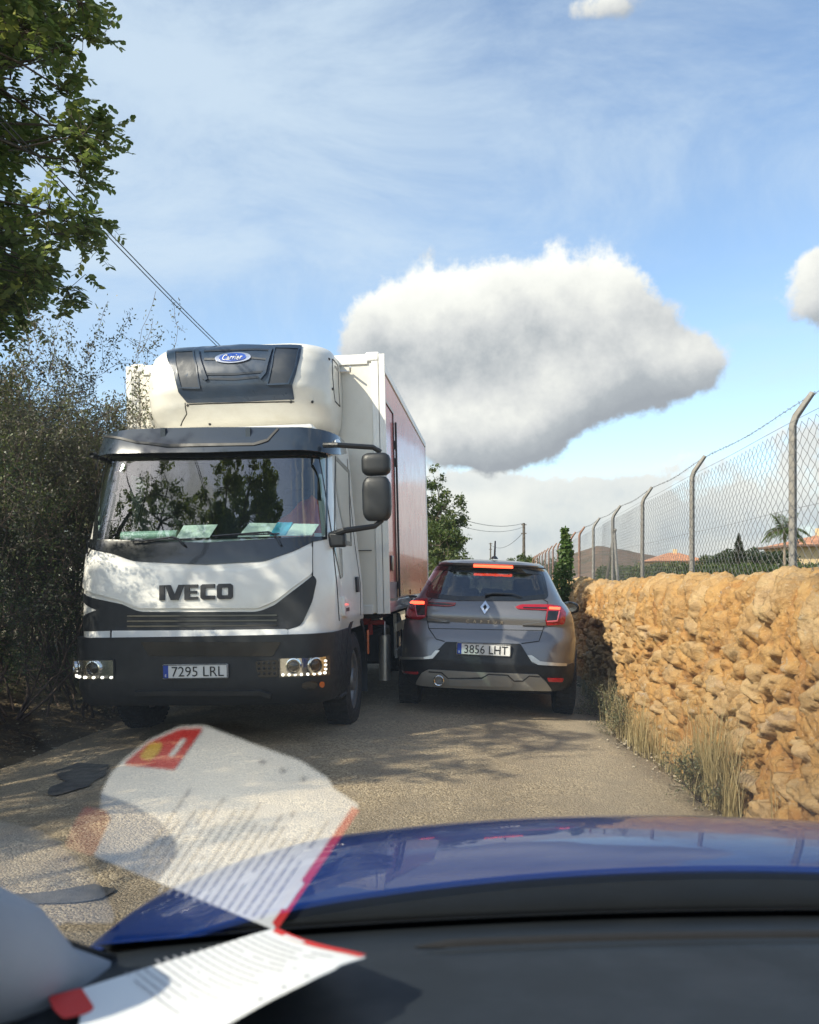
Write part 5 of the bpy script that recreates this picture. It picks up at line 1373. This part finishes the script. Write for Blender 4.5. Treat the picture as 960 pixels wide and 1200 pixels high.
V, F = leaves(C, D+rnd_unit(n, rg)*.4, rnd_unit(n, rg)+np.array([0,0,1.]), .15*(.4+.6*t)*(.6+.6*rg.random(n)), .07+0*t, KITE4); np_mesh(V, F, 'crown', LM['pine'], T_)
m = MB(); m.tube([(0,0,-.2),(0,0,3.0)], [.10,.02], 6); m.build('trunk', bark, T_)
# palm
def build_palm():
    yc = 42; top = at(919.5, 621, yc); T = empty('palm_tree', (top.x, top.y, 1.0), (0,0,0), 'slender palm with drooping fronds in front of the cream house', 'tree'); H = top.z-1.0
    m = MB(); m.tube([(0,0,-.1),(.02,0,.6),(.0,0,1.4),(.01,0,H)], [.13,.085,.07,.06], 10); m.tube([(.01,0,H-.55),(.01,0,H-.2),(.01,0,H+.05)], [.075,.085,.05], 10); m.build('trunk', pmat('palm_trunk', (.25,.20,.15), .9, var=.2, scale=30), T)
    rg = np.random.default_rng(91); C = []; D = []; NN = []; LL = []; fr = []
    for k in range(15):
        a = 2*pi*k/15+rg.random()*.3; e = (.15+.75*rg.random()) if k % 3 else 1.15; L = 1.35 if k % 3 else 1.1
        p = np.array([.01,0,H]); d = np.array([cos(a)*cos(e), sin(a)*cos(e), sin(e)]); n = 16; pts = [p]
        for i in range(n):
            d = d+np.array([0,0,-.105 if k % 3 else -.05]); d /= np.linalg.norm(d); p = p+d*L/n; pts.append(p.copy())
        B = Branches()
        for i in range(n): B.add(pts[i], pts[i+1], .014*(1-i/n)+.003, .014*(1-(i+1)/n)+.003)
        C = []; D = []; NN = []; LL = []
        for i in range(2, n+1):
            dd = pts[i]-pts[i-1]; dd /= np.linalg.norm(dd); side = np.cross(dd, (0,0,1.)); side /= np.linalg.norm(side)+1e-9
            for f in (0, .5):
                q = pts[i-1]+(pts[i]-pts[i-1])*f
                for sg in (1,-1): C.append(q); D.append(side*sg+dd*.5+np.array([0,0,-.45])+rg.normal(size=3)*.08); NN.append(np.array([0,0,1.])+rg.normal(size=3)*.2); LL.append(.34*sin(pi*(i/(n+2))**.7)+.10)
        LL = np.array(LL); V, F = leaves(np.array(C), np.array(D), np.array(NN), LL, .045+0*LL, KITE4, .05)
        f = np_mesh(V, F, 'frond', LM['bright'] if k % 3 == 0 else LM['green'], T); B.mesh('frond_stalk', bark, f, 4)
build_palm()
# dry grass and weeds along the foot of the wall
def build_grass():
    rg = np.random.default_rng(101); V = []; F = []; k = 0
    cl = []
    for i in range(55):
        s = 4.6+rg.random()**.9*6.4; cl.append((float(wallx(np.array(s)))-.02-abs(rg.normal())*.10, s, rg.random()))
    for i in range(34):
        s = 5.75+rg.normal()*.22; cl.append((float(wallx(np.array(s)))-.10-.12*rg.random(), s, 1.35))
    for i in range(34):
        s = 7.4+rg.normal()*.8; cl.append((float(wallx(np.array(s)))-.10-.10*rg.random(), s, .8))
    for (x, s, w) in cl:
        nb = int(5+13*w)
        for b in range(nb):
            h = (.10+.46*rg.random()**1.3)*(.45+.65*w); a = rg.random()*2*pi; ln = .10+.5*rg.random(); wd = .0016+.0018*rg.random()
            p = np.array([x+rg.normal()*.03, s+rg.normal()*.03, float(zground(np.array(x), np.array(s)))-.01]); q = np.array([cos(a), sin(a), 0]); side = np.array([-sin(a), cos(a), 0])
            base = k
            for j in range(5):
                t = j/4; c = p+np.array([0,0,h*t*(1-.25*ln*t)])+q*h*ln*t*t; ww = wd*(1-t*.85); V += [c+side*ww, c-side*ww]; k += 2
            for j in range(4): F.append((base+2*j, base+2*j+1, base+2*j+3, base+2*j+2))
    m = leafmat('straw', (.30,.23,.11), (.52,.42,.22), (.62,.53,.32), rough=.7, trans=.3)
    o = np_mesh(np.array(V), np.array(F), 'dry_grass', m, None); tag(o, 'dry straw coloured grass growing along the foot of the stone wall', 'grass', kind='stuff')
    # left verge litter
    V = []; n = 5200; r = -3.75-np.abs(rg.normal(size=n))*.7; s = 2.5+rg.random(n)*6.5; z = zground(r, s)+.012
    C = np.stack([r, s, z], -1); V, F = leaves(C, rnd_unit(n, rg)*np.array([1,1,.15]), rnd_unit(n, rg)*.4+np.array([0,0,1.]), .03*(.5+rg.random(n)), .016*(.5+rg.random(n)), KITE4)
    o = np_mesh(V, F, 'leaf_litter', leafmat('dead_leaf', (.10,.07,.04), (.20,.14,.08), (.34,.26,.15), trans=.1), None); tag(o, 'dead brown leaves scattered along the left verge', 'leaves', kind='stuff')
    # loose stones on both verges
    V = []; F = []; k = 0; ico = [(0,0,1),(.9,0,.3),(.3,.85,.3),(-.72,.53,.3),(-.72,-.53,.3),(.28,-.85,.3),(0,0,-.5)]
    tri = [(0,1,2),(0,2,3),(0,3,4),(0,4,5),(0,5,1),(6,2,1),(6,3,2),(6,4,3),(6,5,4),(6,1,5)]
    for i in range(1500):
        s = 4+rg.random()**1.3*8
        x = float(wallx(np.array(s)))-.06-abs(rg.normal())*.16 if rg.random() < .75 else -3.55-abs(rg.normal())*.4
        r_ = .006+.012*rg.random()**3; r_ *= 1 if rg.random() < .97 else 2.2
        z = float(zground(np.array(x), np.array(s))) if (x < -3.7 or x > 1.1) else float(zroad(np.array(x)))
        M = rg.normal(size=(7,3))*.12
        for j, p in enumerate(ico): V.append((x+(p[0]+M[j,0])*r_, s+(p[1]+M[j,1])*r_, z+(p[2]*.7+M[j,2])*r_))
        F += [tuple(a+k for a in t) for t in tri]; k += 7
    o = np_mesh(np.array(V), np.array(F), 'gravel', pmat('loose_stone', (.42,.36,.26), .9, var=.3, scale=20), None, True, 30); tag(o, 'loose pale gravel at the edges of the lane', 'gravel', kind='stuff')
build_grass()
WG = 'grey green weeds at the foot of the wall'
for i, (x, s, h, lab) in enumerate(((1.40,5.75,.42,'grey green weed bush among the straw at the near foot of the wall'), (1.20,7.9,.40,'small greyish weed against the wall half way along the sunlit verge'), (1.06,9.0,.42,'small dark weed at the end of the car shadow by the wall'), (1.16,8.5,.45,'tall thin weed where the wall leaves the car shadow'))):
    bush('weed', lab, 'weed', (x, s, -.08), .14, h, (leafmat('weed_leaf', (.10,.11,.06), (.17,.17,.10), (.28,.25,.13), trans=.25), twigm), 110+i, 9, 2, 3, 5, .022, .008, WG, tw=.003, spread=.6)

# ================================================================== far buildings, hill, poles and wires
def houses():
    tile = pmat('roof_tile', (.42,.20,.11), .85, var=.3, scale=2.5, bump=.6, bscale=8)
    cream = pmat('cream_wall', (.62,.47,.27), .9, var=.05, scale=.6); dark = pmat('dark_opening', (.03,.03,.035), .3)
    def house(label, c, w, d, ez, rz, lean, wins):
        H = empty('house', (c.x, c.y, .8), (0,0,TH), label, 'house'); e = ez-.8; r = rz-.8
        m = MB(); m.box((0,d/2,e/2), (w,d,e)); wl = m.build('wall', cream, H)
        m = MB(); o = .6; rl = max(0, (w-d)/2)*.9+.2
        P = [(-w/2-o,-o,e),(w/2+o,-o,e),(w/2+o,d+o,e),(-w/2-o,d+o,e),(-rl,d/2,r),(rl,d/2,r)]
        m.add(P, [(0,1,5,4),(1,2,5),(2,3,4,5),(3,0,4),(3,2,1,0)])
        rf = m.build('roof', tile, H, smooth=False); m = MB(); m.box((0,d/2,e+.03),(w+1.3,d+1.3,.14)); m.build('eaves', pmat('eaves_wood',(.16,.10,.07),.8), H)
        m = MB(); m.box((rl*.3,d/2,r+.05),(.5,.5,.9)); m.build('chimney', cream, rf)
        for (x, z0, ww, hh) in wins:
            m = MB(); m.box((x,-.03,z0+hh/2),(ww+.16,.05,hh+.16)); f = m.build('window', pmat('window_frame',(.5,.45,.38),.7), H); m = MB(); m.box((x,-.06,z0+hh/2),(ww,.03,hh)); m.build('pane', dark, f)
    house('distant house with a low hipped tiled roof beyond the fence', at(797,678,120), 7.2, 6.0, at(0,658,120).z, at(0,647,120).z, 0, [(-2,1,1.2,1.2),(1.8,1,1.2,1.2)])
    house('cream house with a tiled roof at the right edge behind the fence', at(983,678,58), 5.6, 5.5, at(0,640,58).z, at(0,625,58).z, 0, [(-.6,.8,1.0,1.1)])
houses()
def hill():
    n, k = 90, 40; us = np.linspace(560, 1250, n); V = []
    prof = lambda u: np.interp(u, [560,600,640,665,700,722,745,770,800,830,900,1250], [5,7,17,29,39,38,32,27,20,17,15,14])
    for i, u in enumerate(us):
        for j in range(k):
            t = j/(k-1); yc = 230+220*t; h = float(prof(u))/FPX*450*sin(min(1, t*1.02)*pi/2)**1.3
            h *= 1+.10*(float(fbm(np.array([u*.05]), np.array([t*6]), 4, 5)[0])-.5)
            p = at(u, CV, yc); h += 1.6*(float(fbm(np.array([p.x*.12]), np.array([p.y*.12]), 4, 6)[0])-.5)*sin(min(1,t*1.3)*pi/2)
            V.append((p.x, p.y, h-.5+.6*t))
    I = np.arange(n*k).reshape(n, k); F = np.stack([I[:-1,:-1], I[1:,:-1], I[1:,1:], I[:-1,1:]], -1).reshape(-1, 4)
    m, N, b, out = newmat('scrub_hill'); tc = N.new('ShaderNodeTexCoord').outputs['Object']
    c = N.ramp(N.noise(tc, .10, 8, .7), [(.35,(.05,.055,.025)),(.5,(.13,.085,.055)),(.62,(.17,.11,.075)),(.75,(.09,.09,.04))])
    N.link(c, b.inputs['Base Color']); b.inputs['Roughness'].default_value = 1
    tag(np_mesh(np.array(V), F, 'hills', m, None, True), kind='structure')
hill()
def poles():
    wood = pmat('pole_wood', (.10,.085,.07), .9, var=.3)
    wm = pmat('cable_black', (.03,.03,.032), .6)
    def pole(label, p, h, r):
        m = MB(); m.tube([(0,0,-.3),(0,0,h)],[r,r*.7],8); T = empty('utility_pole', (p.x,p.y,0),(0,0,0),label,'utility pole','wooden poles along the lane'); m.build('shaft', wood, T)
        m = MB()
        for dz in (.15,.95): m.box((0,0,h-dz),(.5,.10,.08))
        m.build('cross_arm', wood, T); m = MB(); m.ball((.0,-r-.08,h-4.0 if h > 6 else h-1),(.14,.10,.2),10,8)
        m.build('junction_box', pmat('pale_box',(.6,.6,.58),.6), T)
    P1 = at(614,613,78); pole('wooden utility pole standing past the grey car', P1, P1.z, .17)
    P2 = at(575,636,120); pole('thin distant pole just right of the car aerial', P2, P2.z, .13)
    Q = cam2world(-2.0, 40, 7.5); pole('wooden pole hidden behind the cargo box carrying the overhead cable', Q, 7.5, .15)
    def cable(label, A, Bp, sag, r, n=40, extra=None):
        m = MB(); pts = []
        for i in range(n+1):
            t = i/n; p = A.lerp(Bp, t); p.z -= sag*4*t*(1-t); pts.append(p)
        m.tube(pts, r, 5); o = m.build('overhead_cable', wm, None); tag(o, label, 'cable', 'overhead cables')
    # near pair: passes the traced points
    a1 = at(140,285,10.2); a2 = at(258,405,14.6)
    def near(dz, lab, r):
        m = MB(); pts = []; hd = (a2-a1); hd.z = 0; L1 = hd.length; e = (Q-a1); e.z = 0; LQ = e.length
        # z through a1, a2, Q as a parabola along the run
        A = np.array([[0,0,1],[L1**2,L1,1],[LQ**2,LQ,1]]); co = np.linalg.solve(A, [a1.z, a2.z, 7.4])
        for i in range(60):
            d = -14+(LQ+14)*i/59; q = a1+e.normalized()*d if d > L1 else a1+hd.normalized()*d
            if d > L1: t = (d-L1)/(LQ-L1); b2 = a2.copy(); q = Vector((a2.x+(Q.x-a2.x)*t, a2.y+(Q.y-a2.y)*t, 0))
            q.z = co[0]*d*d+co[1]*d+co[2]+dz; pts.append(q)
        m.tube(pts, r, 5); o = m.build('overhead_cable', wm, None); tag(o, lab, 'cable', 'overhead cables')
    near(0, 'upper strand of the twin cable running down the sky from the carob crown', .007); near(-.06, 'lower strand of the twin cable running down the sky from the carob crown', .007)
    cable('wire slung from the top of the wooden pole towards the tree', P1, cam2world(-2,40,6.6), 1.2, .020)
    cable('second wire below the top wire of the wooden pole', P1-Vector((0,0,.35)), cam2world(-2,40,6.2), 1.3, .016)
    cable('slack wire falling from the wooden pole to the thin distant pole', P1-Vector((0,0,.8)), P2-Vector((0,0,.3)), .9, .022)
poles()
# ================================================================== the blue car we look out of
def build_own():
    O = empty('blue_car', (0,0,0), (0,0,TH), 'blue car seen from inside over its dark dashboard and bonnet', 'car')
    k_, c_, s_ = .152, .45, 1.594; A = Vector((-.137,.85,-.354)); H = CAMH
    def gy(x, z): return A.y+k_*((A.x-c_)**2-(x-c_)**2)-s_*(z-A.z)          # windscreen: y at x, z (eye height = 0)
    ye = lambda x: 1.17-.39*(x-.45)**2                                       # rear edge of the bonnet
    # windscreen
    n, k = 48, 30; V = []; 
    for j in range(k):
        z = -.375+(.62+.375)*j/(k-1); xl = np.interp(z, [-.375,-.26,0,.62], [-.30,-.36,-.62,-.95])
        for i in range(n):
            x = xl+(2*c_-2*xl)*i/(n-1); V.append((x, gy(x, z), z+H))
    I = np.arange(n*k).reshape(k, n); F = np.stack([I[:-1,:-1], I[:-1,1:], I[1:,1:], I[1:,:-1]], -1).reshape(-1, 4)
    wg = np_mesh(V, F, 'windscreen', glassmat('windscreen_glass', (.92,.95,.94), 1.5, 0.0, 1.12), O, True)
    # bonnet
    xs = np.concatenate([np.linspace(-.46,-.34,10), np.linspace(-.32,1.22,60), np.linspace(1.24,1.36,10)]); ds = np.linspace(0, 1.0, 46); V = []
    for x in xs:
        for d in ds:
            y = ye(x)+d
            z = -.40-.27*d*d-.5*max(0,-.10-x)**2-.5*max(0,x-1.0)**2-7*max(0,-.37-x)**2-7*max(0,x-1.27)**2-2.2*max(0,d-.75)**2
            z += .007*math.exp(-((x+.12-.16*d)/.05)**2)*min(1,d*4)*max(0,1-d*2.2)   # pressed crease
            z += .007*math.exp(-((x-1.02+.16*d)/.05)**2)*min(1,d*4)*max(0,1-d*2.2)
            V.append((x, y, z+H))
    nx, ny = len(xs), len(ds); I = np.arange(nx*ny).reshape(nx, ny); F = np.stack([I[:-1,:-1], I[1:,:-1], I[1:,1:], I[:-1,1:]], -1).reshape(-1, 4)
    bp_, N, b, out = newmat('blue_paint'); tc = N.new('ShaderNodeTexCoord').outputs['Object']
    N.link(N.mix(N.mr(N.noise(tc, 1200, 2), .4, .6), (.002,.026,.19), (.003,.042,.27)), b.inputs['Base Color'])
    b.inputs['Metallic'].default_value = .1; b.inputs['Roughness'].default_value = .30; b.inputs['Coat Weight'].default_value = .8; b.inputs['Coat Roughness'].default_value = .015; b.inputs['Specular IOR Level'].default_value = .25
    hood = np_mesh(V, F, 'bonnet', bp_, O, True)
    m = MB(); m.tube([(x, ye(x), -.403+H-.5*max(0,-.10-x)**2-.5*max(0,x-1.0)**2-7*max(0,-.37-x)**2-7*max(0,x-1.27)**2) for x in np.linspace(-.44,1.34,60)], .0055, 8); m.build('bonnet_edge', bp_, hood)
    # front wings and nose down to the sills
    V = []; side = [(-.46, ye(-.46)+d, 0) for d in ds]; rim = []
    for x in (xs[0],): rim += [V_ for V_ in ()]
    def edge(x, d): 
        return (x, ye(x)+d, -.40-.27*d*d-.5*max(0,-.10-x)**2-.5*max(0,x-1.0)**2-7*max(0,-.37-x)**2-7*max(0,x-1.27)**2-2.2*max(0,d-.75)**2)
    for sg, x in ((-1,-.46),(1,1.36)):
        P = [edge(x, d) for d in ds]; V = []; 
        for p in P:
            for t in (0,.3,.7,1.0): V.append((p[0]+sg*.07*sin(t*pi*.8), p[1], (p[2]*(1-t)+(-1.08)*t)+H))
        I = np.arange(len(P)*4).reshape(-1,4); F = np.stack([I[:-1,:-1], I[1:,:-1], I[1:,1:], I[:-1,1:]], -1).reshape(-1,4)
        np_mesh(V, F, 'front_wing', bp_, O, True)
    V = []
    for x in xs:
        p = edge(x, 1.0)
        for t in (0,.3,.7,1.0): V.append((x, p[1]+.08*sin(t*pi*.8), p[2]*(1-t)-1.10*t+H))
    I = np.arange(len(xs)*4).reshape(-1,4); F = np.stack([I[:-1,:-1], I[1:,:-1], I[1:,1:], I[:-1,1:]], -1).reshape(-1,4); np_mesh(V, F, 'front_bumper', bp_, O, True)
    for sg, x in ((-1,-.36),(1,1.26)): wheel(O, Vector((x,1.55,.32)), .31, .19, sg, .2)
    # cowl between glass and bonnet
    V = []; xs2 = np.linspace(-.42,1.32,50); rows = [(0,-.415),(.25,-.445),(.6,-.43),(1.0,-.372)]
    for x in xs2:
        g0 = gy(x,-.372)+.004
        for t, z in rows: V.append((x, (ye(x)-.004)*(1-t)+g0*t, z+H))
    I = np.arange(50*4).reshape(50,4); F = np.stack([I[:-1,:-1], I[1:,:-1], I[1:,1:], I[:-1,1:]], -1).reshape(-1,4)
    np_mesh(V, F, 'scuttle_panel', pmat('scuttle_black', (.007,.008,.009), .8, var=.1, spec=.15), O, True)
    # dashboard
    dm = pmat('dash_plastic', (.015,.020,.026), .62, var=.12, scale=5, bump=.22, bscale=420, spec=.35)
    V = []; prof = [(0,-.372),(.02,-.362),(.06,-.360),(.12,-.350),(.125,-.3495),(.18,-.344),(.30,-.335),(.42,-.326),(.50,-.325),(.56,-.335),(.60,-.37),(.63,-.45),(.66,-.60),(.70,-.80)]
    nx = 70; xs3 = np.linspace(-.40,1.30,nx)
    for x in xs3:
        g0 = gy(x,-.372)-.003
        for d, z in prof: V.append((x, g0-d, z+H-.02*max(0,-(x+.25))*4*(d > .0)))
    kk = len(prof); I = np.arange(nx*kk).reshape(nx,kk); F = np.stack([I[:-1,:-1], I[1:,:-1], I[1:,1:], I[:-1,1:]], -1).reshape(-1,4)
    dash = np_mesh(V, F, 'dashboard', dm, O, True, 60)
    # slot of the demister and the raised rib behind it
    q = [at_dash for at_dash in ()]
    m = MB(); pts = []
    for x in np.linspace(.005,.95,30): pts.append((x, gy(x,-.372)-.003-.085-.012*x, -.3545+H))
    m.tube(pts, [.0005]+[.0055]*28+[.0005], 8); m.build('demister_slot', M_['seam'], dash)
    m = MB(); m.tube([(p[0], p[1]-.020, p[2]+.0005) for p in pts], [.001]+[.006]*28+[.001], 8); m.build('slot_lip', dm, dash)
    # dark band printed on the foot of the glass
    V = []
    for x in np.linspace(-.30,1.2,50):
        for z in (-.374,-.352): V.append((x, gy(x,z)-.002, z+H))
    I = np.arange(100).reshape(50,2); F = np.stack([I[:-1,0], I[1:,0], I[1:,1], I[:-1,1]], -1); np_mesh(V, F, 'glass_border', M_['gloss_black'], wg, True)
    # left pillar trim with its rubber seal
    m = MB(); m.tube([(-.282,.82,-.383+H),(-.314,.74,-.357+H),(-.330,.68,-.307+H),(-.362,.60,-.245+H),(-.50,.50,-.165+H),(-.66,.30,-.02+H),(-.80,.05,.14+H),(-.92,-.25,.30+H)], [.008,.034,.047,.050,.046,.045,.045,.045], 20)
    m.build('pillar_trim', pmat('pale_trim', (.30,.32,.36), .75, var=.05, bump=.1, bscale=300), O)
    m = MB(); pts = [(-.262,.845,-.388),(-.277,.83,-.379),(-.311,.76,-.3286),(-.322,.66,-.253),(-.375,.58,-.190),(-.50,.46,-.12),(-.66,.27,.02)]
    m.tube([(x,y,z+H) for x,y,z in pts], [.004,.0045,.0045,.0045,.0045,.0045,.0045], 8); m.build('pillar_seal', M_['rubber'], O)
    m = MB(); m.tube([(1.162,.80,-.372+H),(1.193,.68,-.335+H),(1.218,.60,-.285+H),(1.265,.47,-.19+H),(1.34,.28,-.04+H),(1.46,.05,.14+H)], [.008,.048,.055,.055,.05,.05], 16)
    m.build('pillar_trim', pmat('pale_trim', (.34,.37,.41), .75), O)
    # unseen dark floor and door, added to keep the road out of windscreen reflections
    m = MB(); m.box((-.50,-.25,.66),(.06,1.5,.70)); m.build('added_door_card', M_['interior'], O, bevel=.02)  # added out of view, stops the upper left glass mirroring the ground
    m = MB(); m.box((.40,-.35,.28),(1.86,1.7,.06)); m.box((.45,.25,.55),(1.6,.08,.6)); m.build('added_cabin_floor', M_['interior'], O)
    # ---------------------------------------------------------------- paper on the dashboard, curled against the glass
    class Sheet(Surf):
        """maps a flat print layout on to the curled sheet lying on the dashboard"""
        def __init__(s): s.cache = {}
        def P(s, a, z):
            d = Vector((a*1000/FPX, 1, z*1000/FPX)); t = .7
            for _ in range(30):
                p = d*t; f = p.y-gy(p.x, p.z); t -= f/(d.y+2*k_*(p.x-c_)*d.x+s_*d.z)
            p = d*t; nn = Vector((2*k_*(p.x-c_), 1, s_)).normalized()*-1; r = d-nn*2*d.dot(nn)
            m_ = .085; q = p+r*((A.z+m_*(A.y-p.y)-p.z)/(r.z+m_*r.y))
            for _ in range(8):
                w = min(1, max(0, (q.x+.20)/.17)); m_ = .085+.205*w*w*(3-2*w)
                q = p+r*((A.z+m_*(A.y-p.y)-p.z)/(r.z+m_*r.y))
            return Vector((q.x, q.y, q.z+H+.003))
        def N(s, a, z, e=.004):
            da = s.P(a+e, z)-s.P(a-e, z); dz = s.P(a, z+e)-s.P(a, z-e); n = da.cross(dz).normalized()
            return n if n.z > 0 else -n
    SH = Sheet(); cv = lambda L: [((p[0]-CU)/1000, (CV-p[1])/1000)+tuple(p[2:]) for p in L]
    outl = cv([(321,1087),(421,941),(390,921),(385,910),(354,890),(306,873),(240,848),(212,849),(175,865),(147,887),(130,905),(118,930),(125,947),(131,955),(110,1000),(210,1041)])
    pm = pmat('receipt_paper', (.80,.80,.77), .8, var=.02)
    pw, N, b, out = newmat('receipt_paper_sheet'); b.inputs['Base Color'].default_value = (.80,.80,.77,1); b.inputs['Roughness'].default_value = .85
    pp = panel(SH, rounded(outl, .004), 'paper_sheet', pw, None, off=.0, thick=.0006, step=.02)
    pp.rotation_euler = (0,0,TH); tag(pp, 'white printed form with red edges lying curled on the dashboard of the blue car', 'paper')
    red = pmat('print_red', (.62,.03,.025), .7, var=.04); yel = pmat('print_yellow', (.75,.45,.03), .7); ink = pmat('print_grey', (.40,.40,.41), .8)
    panel(SH, cv([(319,1078),(413,942),(421,946),(325,1086)]), 'red_stripe', red, pp, off=.0008, thick=0, step=.02)
    panel(SH, cv([(149,889),(175,867),(212,851),(239,850),(205,899),(147,893)]), 'red_block', red, pp, off=.0008, thick=0, step=.02)
    panel(SH, rounded(cv([(163,884),(176,867),(192,866),(188,878),(176,888)]), .006), 'yellow_shape', yel, pp, off=.0014, thick=0, step=.02)
    panel(SH, cv([(198,882),(214,862),(220,862),(204,883)]), 'pale_print', pm, pp, off=.0014, thick=0, step=.02)
    panel(SH, rounded(cv([(101,942),(124,947),(131,955),(110,1000),(76,989),(88,960)]), .006), 'red_tab', red, pp, off=.0008, thick=0.0006, step=.02)
    panel(SH, cv([(330,1060),(352,1028),(357,1030),(335,1062)]), 'stripe_print', pm, pp, off=.0014, thick=0, step=.02)
    # rows of small print, parallel to the striped edge
    rg = np.random.default_rng(77); a0 = Vector((321,1087)); e = Vector((100,-146)).normalized(); f = Vector((-196,-52)).normalized()
    bm = bmesh.new()
    for row in range(17):
        d = 22+row*10.2; t0 = 10 if row < 13 else 24; t1 = 150 if row < 13 else 140
        t = t0
        while t < t1-(row % 4)*14:
            L = 5+rg.random()*11
            if rg.random() < .93:
                o_ = a0+f*d+e*t; p1 = o_+e*L; w = f*1.05
                q = cv([tuple(o_-w), tuple(p1-w), tuple(p1+w), tuple(o_+w)])
                try: bm.faces.new([bm.verts.new((x_, z_, 0)) for x_, z_ in q])
                except ValueError: pass
            t += L+1.6
    surf_map(bm, SH, .0010, 0, 'small_print', ink, pp, smooth=False)
    for (u, v) in ((307,890),(331,900),(355,910)): panel(SH, cv([(u-4,v),(u,v-4),(u+4,v-1),(u+1,v+3)]), 'punch_mark', ink, pp, off=.0012, thick=0, step=.02)
    return O
OWN = build_own()
